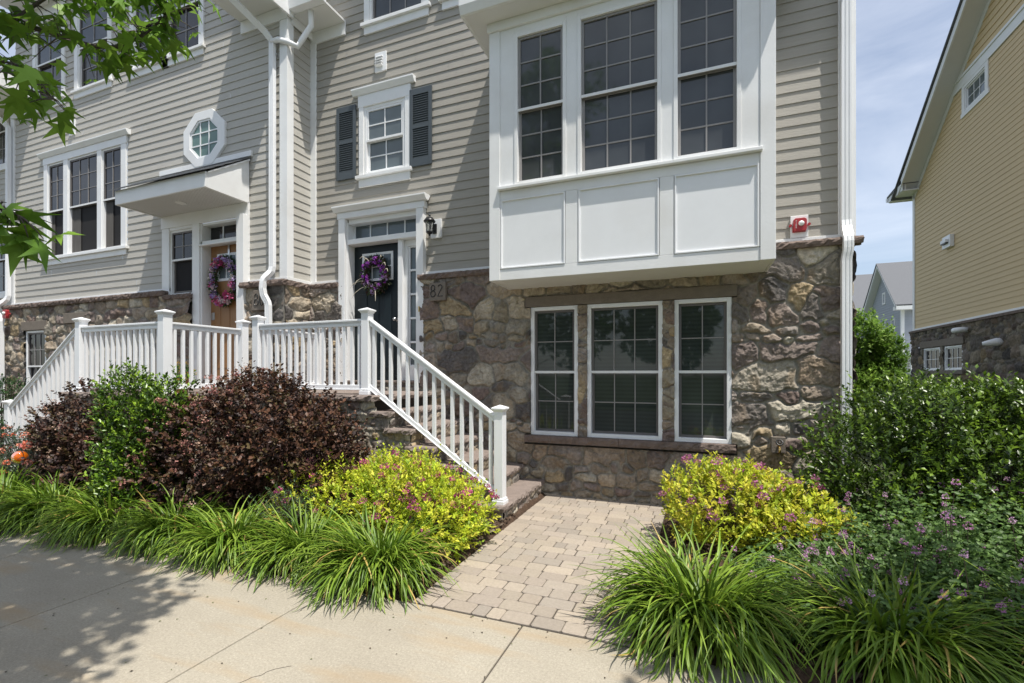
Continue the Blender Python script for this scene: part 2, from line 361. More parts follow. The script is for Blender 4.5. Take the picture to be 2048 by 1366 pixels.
    me.materials.append(M['stone'])
    o = bpy.data.objects.new(name, me); C.objects.link(o)
    if parent is not None:
        o.parent = parent
        loc = np.array(org) if local else np.array(org)-abs_origin(parent)
    else: loc = np.array(org)
    o.location = loc; o.rotation_euler = (0, 0, rz)
    return o

def siding(name, parent, org, x0, x1, z0, z1, exp, mname, openings=(), rz=0.0, local=False, clip=None, seed=1, lap=0.011):
    """lapped boards facing local -y"""
    rs = np.random.RandomState(seed); b = MB(); z = z0
    while z < z1-1e-4:
        zt = min(z+exp, z1)
        zs = sorted({z, zt} | {q for (a, c, d, e) in openings for q in (d, e) if z < q < zt})
        for za, zb in zip(zs[:-1], zs[1:]):
            zm = (za+zb)/2; xa, xb = x0, x1
            if clip: xa, xb = clip(zm); xa = max(xa, x0); xb = min(xb, x1)
            if xb <= xa: continue
            cuts = [(xa, xb)]
            for (a, c, d, e) in openings:
                if d < zm < e:
                    nc = []
                    for (p, q) in cuts:
                        if c <= p or a >= q: nc.append((p, q)); continue
                        if a > p: nc.append((p, a))
                        if c < q: nc.append((c, q))
                    cuts = nc
            ya = -lap*(1-(za-z)/exp); yb = -lap*(1-(zb-z)/exp)
            for (p, q) in cuts:
                js = [p]; t = p+rs.uniform(0.4, 3.6)
                while t < q-0.4: js.append(t); t += 3.0
                js.append(q)
                for i in range(len(js)-1):
                    g = 0.0035 if i > 0 else 0
                    s_, e_ = js[i]+g, js[i+1]
                    if i > 0: b.add([(s_-0.012, 0.003, za), (s_+0.012, 0.003, za), (s_+0.012, 0.003, zb), (s_-0.012, 0.003, zb)], [(0, 1, 2, 3)])
                    b.add([(s_, ya, za), (e_, ya, za), (e_, yb, zb), (s_, yb, zb)], [(0, 1, 2, 3)])
                    if abs(za-z) < 1e-6: b.add([(s_, ya, za), (s_, 0.004, za), (e_, 0.004, za), (e_, ya, za)], [(0, 1, 2, 3)])
        z = zt
    me = bpy.data.meshes.new(name); me.from_pydata(b.v, [], b.f); me.materials.append(M[mname]); me.update()
    o = bpy.data.objects.new(name, me); C.objects.link(o)
    if parent is not None: o.parent = parent; o.location = np.array(org) if local else np.array(org)-abs_origin(parent)
    else: o.location = org
    o.rotation_euler = (0, 0, rz)
    return o

# ---------------------------------------------------------------- windows (parts of a house)
def window(parent, x0, x1, z0, z1, y, rows=2, cols=2, fr=0.035, sash='sashd', gl='glassbay', frame='white', grid2=True, low=None, label=None,
           single=False, local=False, proud=0.012, depth=0.06, mid=None, sw=0.03, mw=0.016):
    """double-hung window facing -y; wall plane y"""
    b = MB(); yo = y-proud; yi = y+depth
    for (a, c, d, e) in ((x0, x0+fr, z0, z1), (x1-fr, x1, z0, z1), (x0+fr, x1-fr, z1-fr, z1), (x0+fr, x1-fr, z0, z0+fr)): b.box(a, c, yo, yi+0.03, d, e)
    f = b.build('window', frame, parent, bevel=0.004, local=local)
    if label: f['label'] = label
    xa, xb, za, zb = x0+fr, x1-fr, z0+fr, z1-fr
    zm = (za+zb)/2 if mid is None else mid
    def sashp(zl, zh, ys, nr, nc, glm, open_=False):
        s = MB()
        for (a, c, d, e) in ((xa, xa+sw, zl, zh), (xb-sw, xb, zl, zh), (xa+sw, xb-sw, zh-sw, zh), (xa+sw, xb-sw, zl, zl+sw)): s.box(a, c, ys, ys+0.03, d, e)
        so = s.build('sash', sash, None, bevel=0.002)
        so.parent = f
        if not local: so.data.transform(Matrix.Translation(Vector(-abs_origin(f))))
        p = MB().quad((xa+sw, ys+0.018, zl+sw), (xb-sw, ys+0.018, zl+sw), (xb-sw, ys+0.018, zh-sw), (xa+sw, ys+0.018, zh-sw)).build('pane', glm, None)
        p.parent = f
        if not local: p.data.transform(Matrix.Translation(Vector(-abs_origin(f))))
        if nr*nc > 1:
            g = MB()
            for i in range(1, nc):
                xx = xa+sw+(xb-xa-2*sw)*i/nc; g.box(xx-mw/2, xx+mw/2, ys+0.006, ys+0.016, zl+sw, zh-sw)
            for i in range(1, nr):
                zz = zl+sw+(zh-zl-2*sw)*i/nr; g.box(xa+sw, xb-sw, ys+0.008, ys+0.0175, zz-mw/2, zz+mw/2)
            go = g.build('muntins', 'sash' if sash == 'sashd' else sash, None); go.parent = f
            if not local: go.data.transform(Matrix.Translation(Vector(-abs_origin(f))))
    if single: sashp(za, zb, y+depth-0.04, rows, cols, gl)
    else:
        sashp(zm-0.012, zb, y+depth-0.055, rows, cols, gl)
        sashp(za, zm+0.012, y+depth-0.02, rows if grid2 else 1, cols if grid2 else 1, low or gl)
        c = MB().box(xa, xb, y+depth-0.062, y+depth-0.056, zm-0.016, zm+0.016).build('check_rail', 'white', None); c.parent = f
        if not local: c.data.transform(Matrix.Translation(Vector(-abs_origin(f))))
    return f
def part(name, mats, parent, boxes, bevel=0.003, label=None, local=False):
    b = MB()
    for q in boxes: b.box(*q)
    o = b.build(name, mats, parent, bevel=bevel, local=local)
    if label: o['label'] = label
    return o

# ================================================================ GROUND
GX0, GX1 = -60, 60
def flat(name, m, x0, x1, y0, y1, z, kind='structure'):
    o = MB().quad((x0, y0, z), (x1, y0, z), (x1, y1, z), (x0, y1, z)).build(name, m); return tag(o, kind=kind)
tag(MB().quad((-400, -400, -0.06), (400, -400, -0.06), (400, 400, -0.06), (-400, 400, -0.06)).build('ground', 'lawn'), kind='structure')
flat('road', 'asphalt', -60, 60, -9.5, -1.1, -0.045)
tag(MB().box(-60, 60, -1.1, -0.95, -0.2, 0.0).build('kerb', 'concrete', bevel=0.01), kind='structure')
# sidewalk slabs with open joints
b = MB(); xs = [-1.052+1.528*k for k in range(-24, 16)]
for i in range(len(xs)-1):
    b.box(xs[i]+0.005, xs[i+1]-0.005, 1.0, 2.85, -0.05, 0.0)
o = b.build('sidewalk', 'concrete', bevel=0.006); tag(o, kind='structure')
flat('sidewalk_joint', 'joint', -38, 22, 1.0, 2.86, -0.012)
# uneven mulch bed either side of the path
def bed(name, x0, x1, y0, y1, n):
    xs = np.linspace(x0, x1, n+1); ys = np.linspace(y0, y1, max(8, int(n*(y1-y0)/(x1-x0)))+1); X, Y = np.meshgrid(xs, ys)
    Z = 0.02+0.05*(vnoise(X, Y, 1.2, 3)-.3)+0.022*(vnoise(X, Y, 9, 4)-.5)+0.016*(vnoise(X, Y, 27, 5)-.5)
    e = np.minimum(np.minimum(X-x0, x1-X), Y-y0); Z = np.where(e < 0.06, Z-(0.06-e)*0.9, Z)
    I = np.arange(X.size).reshape(X.shape); F = np.stack([I[:-1, :-1], I[:-1, 1:], I[1:, 1:], I[1:, :-1]], -1).reshape(-1, 4)
    o = link(name, fastmesh(name, np.stack([X.ravel(), Y.ravel(), Z.ravel()], 1), F, None, True), mats=[M['mulch']]); tag(o, kind='structure')
bed('mulch_bed', -17, -1.89, 2.86, 6.2, 500)
bed('mulch_bed', -0.37, 9, 2.86, 6.7, 320)
# bark chips and grit scattered over the bed: stuff
rs = np.random.RandomState(5); n = 5000
PX = np.where(rs.rand(n) < .5, rs.uniform(-3.4, -1.91, n), rs.uniform(-0.34, 2.2, n)); PY = rs.uniform(2.9, 5.0, n)
an = rs.rand(n)*6.28; ln = rs.uniform(0.008, 0.028, n); wd = ln*rs.uniform(.25, .6, n); dx = np.stack([np.cos(an), np.sin(an), rs.uniform(-.4, .4, n)], 1); dy = np.stack([-np.sin(an), np.cos(an), rs.uniform(-.3, .3, n)], 1)
P0 = np.stack([PX, PY, 0.035+rs.rand(n)*0.02], 1)
V = np.stack([P0-dx*ln[:, None]-dy*wd[:, None], P0+dx*ln[:, None]-dy*wd[:, None], P0+dx*ln[:, None]+dy*wd[:, None], P0-dx*ln[:, None]+dy*wd[:, None]], 1).reshape(-1, 3)
cc = np.repeat(np.array([(0.14, 0.10, 0.07), (0.07, 0.045, 0.03), (0.2, 0.16, 0.12), (0.1, 0.07, 0.05)])[rs.randint(0, 4, n)], 4, 0)
o = link('bark_chips', fastmesh('bark_chips', V, np.arange(4*n).reshape(-1, 4), cc), mats=[M['darkleaf']])
tag(o, 'loose bark chips scattered over the planting beds beside the paver path', 'bark chips', kind='stuff')

# ---- tumbled paver path
rs = np.random.RandomState(11); b = MB(); y = 2.862
PC = [(0.36,0.305,0.245),(0.345,0.295,0.24),(0.33,0.285,0.235),(0.37,0.315,0.25),(0.35,0.30,0.24),(0.335,0.285,0.235),(0.31,0.27,0.225)]
r = 0
while y < 6.14:
    d = 0.138; x = -1.885-(0.0); end = -0.372
    while x < end-0.02:
        wd_ = rs.choice([0.105, 0.15, 0.15, 0.205, 0.205, 0.24]); x1 = min(x+wd_, end)
        if end-x1 < 0.06: x1 = end
        g = 0.0028; e = 0.006; zz = rs.uniform(-0.0015, 0.0015); a, c_, p, q = x+g, x1-g, y+g, y+d-g
        k = np.array(PC[rs.randint(len(PC))])*rs.uniform(.9, 1.1); b.cur = tuple(k)
        t = 0.004
        ch = 0.012
        def ring(a, c_, p, q, z, ch): return [(a+ch, p, z), (c_-ch, p, z), (c_, p+ch, z), (c_, q-ch, z), (c_-ch, q, z), (a+ch, q, z), (a, q-ch, z), (a, p+ch, z)]
        j = lambda: rs.uniform(-0.0022, 0.0022)
        a += j(); c_ += j(); p += j(); q += j()
        v = ring(a, c_, p, q, -0.03, ch)+ring(a, c_, p, q, zz+0.001, ch)+ring(a+e, c_-e, p+e, q-e, zz+0.0055, ch)
        fs = [tuple(range(16, 24))]
        for s_ in (0, 8):
            for i in range(8): fs.append((s_+i, s_+(i+1) % 8, s_+8+(i+1) % 8, s_+8+i))
        b.add(v, fs); x = x1
    y += d; r += 1
o = b.build('path', 'paver', col=True); tag(o, kind='structure')
flat('path_joint_sand', 'joint', -1.885, -0.372, 2.86, 6.2, -0.006)
tag(bpy.data.objects['path_joint_sand'], kind='structure')

# ================================================================ TOWNHOUSE 82 (right unit)
WY = 6.16           # siding plane
SY = 6.10           # stone backing plane
EXP = 0.1275
H1 = empty('townhouse', (-2.2, 6.1, 0), 'greige townhouse with a white bay window and the dark teal front door', 'townhouse', 'attached townhouses in the row')
XL, XR = -6.007, 1.55
bayop = (-2.43, 0.705, 2.75, 5.95)
doorop = (-5.30, -3.85, 1.45, 4.06)
win1 = (-4.93, -4.16, 4.72, 5.80)
ops = [bayop, doorop, win1, (-4.81, -3.86, 7.12, 8.69), (-3.41, -2.51, 7.12, 8.69)]
siding('siding_wall', H1, (0, WY, 0), XL+0.1, XR-0.14, 3.115, 9.4, EXP, 'siding', ops, seed=3)
stone_wall('stone_wall', H1, (-6.0, SY, 0), 7.52, 3.0, 0.0095, 21, [(0.70, 2.15, 1.40, 3.1), (3.875, 4.53, 0.78, 2.5), (4.645, 5.575, 0.78, 2.5), (5.71, 6.34, 0.78, 2.5), (3.79, 6.40, 0.66, 0.79), (3.79, 6.40, 2.49, 2.64)], edge_r=True, amp=0.055)
part('stone_backing', 'mortar', H1, [(-5.99, -5.37, SY+0.03, SY+0.05, 0, 3.06), (-3.80, 1.50, SY+0.112, SY+0.13, 0, 3.06), (-3.80, -2.2, SY+0.02, SY+0.03, 1.4, 3.0), (-2.30, 0.5, SY+0.02, SY+0.03, 2.636, 2.748)], 0)
# right-hand flank in stone and siding
stone_wall('stone_wall', H1, (1.52, SY, 0), 6, 3.0, 0.03, 22, rz=R(90), amp=0.05)
siding('siding_wall', H1, (XR-0.02, WY, 0), 0.14, 6, 3.11, 9.4, EXP, 'siding', rz=R(90))
part('trim_strip', 'white', H1, [(XL+0.02, -5.37, WY-0.035, WY, 3.065, 3.117), (-3.80, XR, WY-0.035, WY, 3.065, 3.117)])
# ledge: rough flagstone course on the stone
def rough_slab(name, m, parent, x0, x1, y0, y1, z0, z1, seed=1, amp=0.012, bev=0.006, label=None, rz=None, step=0.035):
    """slab with a rock-faced front (-y), right (+x) and left ends"""
    rs = np.random.RandomState(seed); n = max(2, int((x1-x0)/step)); ny = max(1, int((y1-y0)/step)); v = []; f = []
    top = []; 
    ring = [(x0+(x1-x0)*i/n, y0, 0, -1) for i in range(n+1)] + [(x1, y0+(y1-y0)*i/ny, 1, 0) for i in range(1, ny+1)] + [(x1-(x1-x0)*i/n, y1, 0, 1) for i in range(1, n+1)] + [(x0, y1-(y1-y0)*i/ny, -1, 0) for i in range(1, ny)]
    m_ = len(ring); lv = [0, 0.35, 0.7, 1.0]
    for t in lv:
        for (x, y, nx_, ny_) in ring:
            back = abs(y-y1) < 1e-6
            k = 0 if back else rs.uniform(-amp, amp)+(amp*0.6 if 0 < t < 1 else -amp*0.3)
            v.append((x+nx_*k, y+ny_*k, z0+(z1-z0)*t+(rs.uniform(-.1, .1)*(z1-z0) if 0 < t < 1 else 0)))
    for l in range(3):
        for i in range(m_): f.append((l*m_+i, l*m_+(i+1) % m_, (l+1)*m_+(i+1) % m_, (l+1)*m_+i))
    f.append(tuple(range(3*m_, 4*m_))); f.append(tuple(range(m_-1, -1, -1)))
    b = MB().add(v, f); o = b.build(name, m, parent)
    if label: o['label'] = label
    return o
rough_slab('stone_ledge', 'ledge', H1, -5.98, -5.37, 6.045, 6.16, 2.985, 3.062, 1)
rough_slab('stone_ledge', 'ledge', H1, -3.87, -2.30, 6.03, 6.16, 2.985, 3.062, 2)
rough_slab('stone_ledge', 'ledge', H1, 0.66, 1.60, 6.02, 6.16, 2.985, 3.062, 3)
# corner boards
part('corner_board', 'white', H1, [(XL+0.002, XL+0.115, WY-0.03, WY+0.02, 3.062, 9.4)])
part('corner_board', 'white', H1, [(1.40, XR+0.01, WY-0.03, WY+0.05, 3.062, 9.4)])
# eaves
part('eave', 'soffit', H1, [(XL-0.05, -5.29, 5.72, WY, 7.235, 7.27)], label='short white boxed eave in the corner above the small shuttered window')
part('frieze', 'white', H1, [(XL+0.002, -5.29, WY-0.032, WY-0.001, 7.04, 7.234)])
b = MB(); b.prism([(5.60, 7.24), (5.72, 7.24), (5.72, 7.37), (5.58, 7.37)], XL-0.05, -5.29, 'x'); b.build('gutter', 'vinyl', H1, bevel=0.004)
part('eave', 'soffit', H1, [(0.95, 1.95, 5.72, WY-0.001, 7.10, 7.35)], label='short boxed eave at the right-hand corner')
part('main_eave', 'soffit', H1, [(XL, 1.95, 5.66, WY-0.001, 9.4, 9.7)])
rf = MB(); rf.add([(XL, 5.6, 9.7), (2.0, 5.6, 9.7), (2.0, 11, 13), (XL, 11, 13)], [(0, 1, 2, 3)]); rf.build('roof', 'shingle', H1)
# small shuttered window
window(H1, -4.93, -4.16, 4.72, 5.80, WY, 2, 2, sash='vinyl', gl='glasscurt', depth=0.05, label='small shuttered window beside the corner, four panes in each sash', fr=0.05)
part('window_trim', 'white', H1, [(-5.015, -4.93, WY-0.03, WY, 4.72, 5.90), (-4.16, -4.075, WY-0.03, WY, 4.72, 5.90), (-5.03, -4.06, WY-0.034, WY, 5.80, 5.985), (-5.02, -4.07, WY-0.03, WY, 4.54, 4.665), (-5.06, -4.03, WY-0.07, WY, 4.668, 4.718)])
b = MB(); b.prism([(WY, 5.987), (WY-0.05, 5.987), (WY-0.095, 6.055), (WY-0.095, 6.075), (WY, 6.08)], -5.12, -3.98, 'x'); b.build('window_header', 'white', H1)
def shutter(parent, x0, x1, z0, z1, y):
    t = 0.028; b = MB(); s = 0.055; zm = (z0+z1)/2
    for q in ((x0, x0+s, z0, z1), (x1-s, x1, z0, z1), (x0+s, x1-s, z1-0.09, z1), (x0+s, x1-s, z0, z0+0.12), (x0+s, x1-s, zm-0.015, zm+0.045)): b.box(q[0], q[1], y-t-0.012, y-0.012, q[2], q[3])
    f = b.build('shutter', 'shutter', parent, bevel=0.003)
    b = MB(); b.box(x0+s, x1-s, y-0.016, y-0.0125, z0+0.1, z1-0.08)
    for (a, c) in ((z0+0.12, zm-0.015), (zm+0.045, z1-0.09)):
        n = int((c-a)/0.032)
        for i in range(n):
            z = a+(c-a)*(i+.5)/n; b.add([(x0+s, y-t-0.008, z-0.012), (x1-s, y-t-0.008, z-0.012), (x1-s, y-0.018, z+0.012), (x0+s, y-0.018, z+0.012), (x0+s, y-t-0.008, z-0.007), (x1-s, y-t-0.008, z-0.007), (x1-s, y-0.018, z+0.017), (x0+s, y-0.018, z+0.017)],
                  [(0, 1, 2, 3), (7, 6, 5, 4), (0, 4, 5, 1), (2, 6, 7, 3)])
    l = b.build('louvers', 'shutter', None); l.parent = f; l.data.transform(Matrix.Translation(Vector(-abs_origin(f))))
shutter(H1, -5.455, -5.075, 4.71, 5.87, WY); shutter(H1, -4.07, -3.69, 4.71, 5.87, WY)
# upper windows whose sills show at the frame's top
for (x0, x1, lab) in ((-4.82, -3.85, 'upper window whose sill shows above the louvred vent'), (-3.42, -2.5, None)):
    window(H1, x0, x1, 7.10, 8.7, WY, 2, 3, gl='glassbay', depth=0.05, label=lab)
    part('window_trim', 'white', H1, [(x0-0.1, x0, WY-0.03, WY, 7.08, 8.75), (x1, x1+0.1, WY-0.03, WY, 7.08, 8.75), (x0-0.1, x1+0.1, WY-0.03, WY, 6.93, 7.045), (x0-0.14, x1+0.14, WY-0.07, WY, 7.047, 7.098), (x0-0.1, x1+0.1, WY-0.034, WY, 8.7, 8.9)])

# ---- the bay
BY = 5.42
bay = MB(); bay.box(-2.404, 0.679, BY+0.125, WY+0.02, 2.79, 5.915); bay = bay.build('bay', 'white', H1)
def sub(o, f):
    o.parent = f; o.data.transform(Matrix.Translation(Vector(-abs_origin(f)))); return o
def subpart(name, m, f, boxes, bevel=0.003):
    b = MB()
    for q in boxes: b.box(*q)
    return sub(b.build(name, m, None, bevel=bevel), f)
F0 = BY-0.008
sub(MB().box(-2.43, -2.29, F0-0.012, BY+0.2, 2.75, 5.81).build('corner_board', 'white', None, bevel=0.004), bay)
sub(MB().box(0.565, 0.705, F0-0.012, BY+0.2, 2.75, 5.81).build('corner_board', 'white', None, bevel=0.004), bay)
subpart('side_board', 'white', bay, [(-2.4305, -2.405, BY+0.201, WY-0.001, 2.75, 5.81), (0.68, 0.7055, BY+0.201, WY-0.001, 2.75, 5.81)])
subpart('underside', 'soffit', bay, [(-2.40, 0.675, BY+0.02, WY-0.05, 2.752, 2.789)])
subpart('frieze', 'white', bay, [(-2.45, 0.725, F0-0.035, BY+0.35, 5.812, 5.918)])
subpart('rail_board', 'white', bay, [(-2.289, 0.564, F0, BY+0.013, 2.75, 2.885), (-2.289, 0.564, F0, BY+0.013, 3.735, 3.842), (-1.46, -1.315, F0, BY+0.013, 2.886, 3.734), (-0.408, -0.262, F0, BY+0.013, 2.886, 3.734)])
subpart('sill', 'white', bay, [(-2.31, 0.585, F0-0.055, BY+0.02, 3.846, 3.885)], 0.006)
def mould(x0, x1, z0, z1, y, t=0.018, d=0.016):
    return [(x0, x0+t, y-d, y+0.02, z0, z1), (x1-t, x1, y-d, y+0.02, z0, z1), (x0+t, x1-t, y-d, y+0.02, z1-t, z1), (x0+t, x1-t, y-d, y+0.02, z0, z0+t)]
for (a, c) in ((-2.285, -1.464), (-1.311, -0.412), (-0.258, 0.56)):
    subpart('panel', 'vinyl', bay, [(a, c, BY+0.002, BY+0.0125, 2.888, 3.732)])
    subpart('panel_moulding', 'vinyl', bay, mould(a+0.002, c-0.002, 2.888, 3.732, F0+0.008))
WZ0, WZ1 = 3.887, 5.72
subpart('mullion_board', 'white', bay, [(-2.289, -2.10, F0, BY+0.013, WZ0, 5.811), (-1.452, -1.318, F0, BY+0.013, WZ0, 5.811), (-0.392, -0.266, F0, BY+0.013, WZ0, 5.811), (0.392, 0.564, F0, BY+0.013, WZ0, 5.811),
        (-2.10, -1.452, F0, BY+0.013, WZ1, 5.811), (-1.318, -0.392, F0, BY+0.013, WZ1, 5.811), (-0.266, 0.392, F0, BY+0.013, WZ1, 5.811)])
for (a, c, nc, lab) in ((-2.10, -1.452, 2, 'left bay window, two panes wide'), (-1.318, -0.392, 3, 'wide middle bay window, three panes wide'), (-0.266, 0.392, 2, 'right bay window, two panes wide')):
    window(H1, a, c, WZ0, WZ1, F0, 3, nc, fr=0.042, gl='glassbay', sash='sash', depth=0.07, label=lab, mid=4.80)
subpart('soffit', 'soffit', bay, [(-2.66, 0.93, 5.165, WY-0.001, 5.92, 5.94)])
b = MB(); b.prism([(5.165, 5.921), (5.14, 5.93), (5.10, 6.02), (5.10, 6.10), (5.165, 6.10)], -2.70, 0.97, 'x'); sub(b.build('fascia', 'white', None, bevel=0.004), bay)
subpart('fascia', 'white', bay, [(-2.70, -2.661, 5.166, WY-0.001, 5.921, 6.10), (0.931, 0.97, 5.166, WY-0.001, 5.921, 6.10)])
subpart('bay_roof', 'shingle', bay, [(-2.65, 0.92, 5.17, WY-0.001, 6.06, 6.12)])

# ---- ground-floor windows in the stone
for (x0, x1, nc, lab) in ((-2.125, -1.475, 2, 'left ground-floor window, next to the stairs'), (-1.355, -0.425, 3, 'wide middle ground-floor window'), (-0.29, 0.34, 2, 'right ground-floor window, next to the sunlit stone')):
    window(H1, x0, x1, 0.785, 2.495, SY+0.005, 2, nc, fr=0.05, sash='sashd', frame='vinyl', gl='glasslow', depth=0.07, label=lab, mid=1.625, proud=0.02, mw=0.013)
stone_wall('stone_pier', H1, (-1.473, SY+0.004, 0.785), 0.116, 1.71, 0.012, 31, amp=0.03, size=0.75)
stone_wall('stone_pier', H1, (-0.424, SY+0.004, 0.785), 0.132, 1.71, 0.012, 32, amp=0.03, size=0.75)
part('lintel', 'lintel', H1, [(-2.20, 0.40, 6.058, 6.16, 2.499, 2.635)], 0.008)
rough_slab('window_ledge', 'ledge', H1, -2.19, -0.95, 6.01, 6.16, 0.69, 0.782, 4, 0.008)
rough_slab('window_ledge', 'ledge', H1, -0.945, 0.38, 6.01, 6.16, 0.69, 0.782, 5, 0.008)

# ---- entrance 82
dy = 6.28
part('door_frame', 'white', H1, [(-5.37, -5.245, 6.07, dy+0.05, 1.47, 4.06), (-3.925, -3.80, 6.07, dy+0.05, 1.47, 4.06), (-5.245, -5.225, 6.13, dy+0.04, 1.47, 4.02), (-5.39, -3.78, 6.065, dy, 4.062, 4.16),
    (-5.2245, -3.9255, 6.11, dy+0.04, 3.655, 3.735), (-5.2245, -3.9255, 6.14, dy+0.04, 3.985, 4.06), (-4.305, -4.225, 6.16, dy+0.05, 1.5, 3.654), (-4.2245, -3.9255, 6.22, dy+0.03, 3.56, 3.654), (-4.2245, -3.9255, 6.22, dy+0.03, 1.5, 1.72), (-4.2245, -4.165, 6.22, dy+0.03, 1.72, 3.56)], 0.004)
b = MB(); b.prism([(6.10, 4.16), (6.04, 4.165), (5.99, 4.225), (5.99, 4.245), (6.16, 4.25)], -5.44, -3.73, 'x'); b.build('door_header', 'white', H1)
door = part('door', 'doorblack', H1, [(-5.222, -4.308, dy, dy+0.045, 1.50, 3.652)], 0.003, label='dark teal front door with a small paned window')
subpart('door_panel', 'doorblack', door, [(-5.13, -4.97, dy-0.008, dy, 1.68, 2.88), (-4.90, -4.74, dy-0.008, dy, 1.68, 2.88), (-4.66, -4.50, dy-0.008, dy, 1.68, 2.88)], 0.006)
subpart('glass_frame', 'vinyl', door, mould(-5.06, -4.47, 3.08, 3.53, dy, 0.04, 0.012)+[(-4.88, -4.86, dy-0.010, dy, 3.12, 3.49), (-4.67, -4.65, dy-0.010, dy, 3.12, 3.49), (-5.02, -4.51, dy-0.009, dy, 3.295, 3.315)])
sub(MB().quad((-5.02, dy-0.003, 3.12), (-4.51, dy-0.003, 3.12), (-4.51, dy-0.003, 3.49), (-5.02, dy-0.003, 3.49)).build('pane', 'glasscurt', None), door)
b = MB(); b.lathe([(0.03, 0), (0.03, 0.01), (0.012, 0.015), (0.012, 0.05), (0.028, 0.055), (0.028, 0.085), (0.01, 0.095)], 0, 0, 14)
o = b.build('door_handle', 'steel', None, smooth=True); o.parent = door; o.rotation_euler = (R(90), 0, 0); o.location = np.array((-4.40, dy, 2.45))-abs_origin(door)
tr_ = MB().quad((-5.2245, dy+0.0, 3.735), (-3.9255, dy+0.0, 3.735), (-3.9255, dy+0.0, 3.985), (-5.2245, dy+0.0, 3.985)).build('transom', 'glasscurt', H1)
subpart('muntins', 'vinyl', tr_, [(-5.2245+0.3247*i-0.011, -5.2245+0.3247*i+0.011, dy-0.015, dy-0.003, 3.735, 3.985) for i in (1, 2, 3)]+[(-5.224, -5.19, dy-0.02, dy-0.002, 3.7355, 3.9845)])
sl = MB().quad((-4.165, dy-0.005, 1.72), (-3.9255, dy-0.005, 1.72), (-3.9255, dy-0.005, 3.56), (-4.165, dy-0.005, 3.56)).build('sidelight', 'glasscurt', H1)
subpart('muntins', 'vinyl', sl, mould(-4.165, -3.9256, 1.72, 3.56, dy-0.026, 0.022, 0.012)+[(-4.143, -3.948, dy-0.032, dy-0.012, 1.72+1.84*i/5-0.016, 1.72+1.84*i/5+0.016) for i in range(1, 5)])
stone_wall('door_riser', H1, (-5.37, 6.16, 1.36), 1.57, 0.14, 0.012, 35, amp=0.03, size=0.9)
part('door_sill', 'cap', H1, [(-5.36, -3.81, 6.12, 6.34, 1.468, 1.499)], 0.006)

# ================================================================ TOWNHOUSE 80 (left unit)
WL = 5.66; SL = 5.60
H2 = empty('townhouse', (-9.9, 5.6, 0), 'paler greige townhouse with an octagonal window and a canopy over its tan front door', 'townhouse', 'attached townhouses in the row')
YL0, YL1 = -13.85, -6.007
ops2 = [(-8.90, -6.81, 3.0, 4.39), (-12.62, -9.93, 3.98, 5.98), (-12.92, -12.0, 7.2, 8.84), (-11.45, -10.5, 7.2, 8.84), (-9.71, -8.89, 7.2, 8.84), (-8.79, -7.99, 7.2, 8.84)]
siding('siding_wall', H2, (0, WL, 0), YL0+0.12, YL1-0.12, 3.115, 10.2, EXP, 'sidingL', ops2, seed=5)
siding('siding_wall', H2, (YL1, WL, 0), 0.10, 0.5, 3.115, 9.4, EXP, 'sidingL', rz=R(90), seed=6)
stone_wall('stone_wall', H2, (-13.95, SL, 0), 7.95, 3.0, 0.019, 41, [(0.78, 1.52, 1.2, 2.5), (5.24, 5.81, 2.95, 3.2), (5.85, 7.15, 1.4, 3.2), (0.72, 1.58, 2.50, 2.66)], amp=0.06)
stone_wall('stone_wall', H2, (YL1+0.035, SL-0.03, 0), 0.56, 3.0, 0.0125, 42, rz=R(90), amp=0.045)
part('stone_backing', 'mortar', H2, [(-13.9, -8.11, SL+0.10, SL+0.12, 0, 3.06), (-6.80, -6.02, SL+0.03, SL+0.05, 0, 3.06), (YL1-0.03, YL1+0.028, SL-0.022, SL+0.05, 0, 2.98), (YL1-0.02, YL1+0.015, SL, 6.13, 0, 3.06)], 0)
part('trim_strip', 'white', H2, [(YL0, -8.72, WL-0.035, WL, 3.065, 3.117), (-6.80, YL1+0.03, WL-0.035, WL, 3.065, 3.117), (YL1, YL1+0.035, WL+0.001, 6.12, 3.065, 3.117)])
rough_slab('stone_ledge', 'ledge', H2, -13.93, -8.74, 5.52, 5.66, 2.975, 3.062, 11)
rough_slab('stone_ledge', 'ledge', H2, -6.87, -5.93, 5.51, 5.66, 2.975, 3.062, 12)
rough_slab('stone_ledge', 'ledge', H2, -8.74, -8.10, 5.53, 5.66, 2.90, 2.975, 13)
rough_slab('stone_ledge', 'ledge', H2, -6.0, -5.93, 5.661, 6.045, 2.975, 3.062, 14)
part('corner_board', 'white', H2, [(YL1-0.13, YL1+0.028, WL-0.03, WL+0.0, 3.062, 7.14), (YL1, YL1+0.028, WL+0.001, WL+0.10, 3.118, 7.3)])
part('corner_board', 'white', H2, [(YL0-0.02, YL0+0.12, WL-0.03, WL+0.3, 3.062, 7.14)])
# eaves either side of the wall dormer
part('frieze', 'white', H2, [(-6.98, YL1+0.03, WL-0.034, WL-0.001, 7.145, 7.345)])
part('frieze', 'white', H2, [(YL0-0.02, -13.04, WL-0.034, WL-0.001, 7.08, 7.345)])
part('eave', 'soffit', H2, [(-7.0, YL1+0.06, 5.10, WL-0.001, 7.35, 7.375)], label='white boxed eave above the corner downspout')
part('eave', 'soffit', H2, [(-14.2, -13.02, 5.10, WL-0.001, 7.35, 7.375)], label='white boxed eave at the far left corner')
b = MB(); b.prism([(5.10, 7.36), (4.99, 7.37), (4.97, 7.50), (5.10, 7.50)], -7.0, YL1+0.09, 'x'); b.build('gutter', 'vinyl', H2, bevel=0.004)
b = MB(); b.prism([(5.10, 7.36), (4.99, 7.37), (4.97, 7.50), (5.10, 7.50)], -14.2, -13.02, 'x'); b.build('gutter', 'vinyl', H2, bevel=0.004)
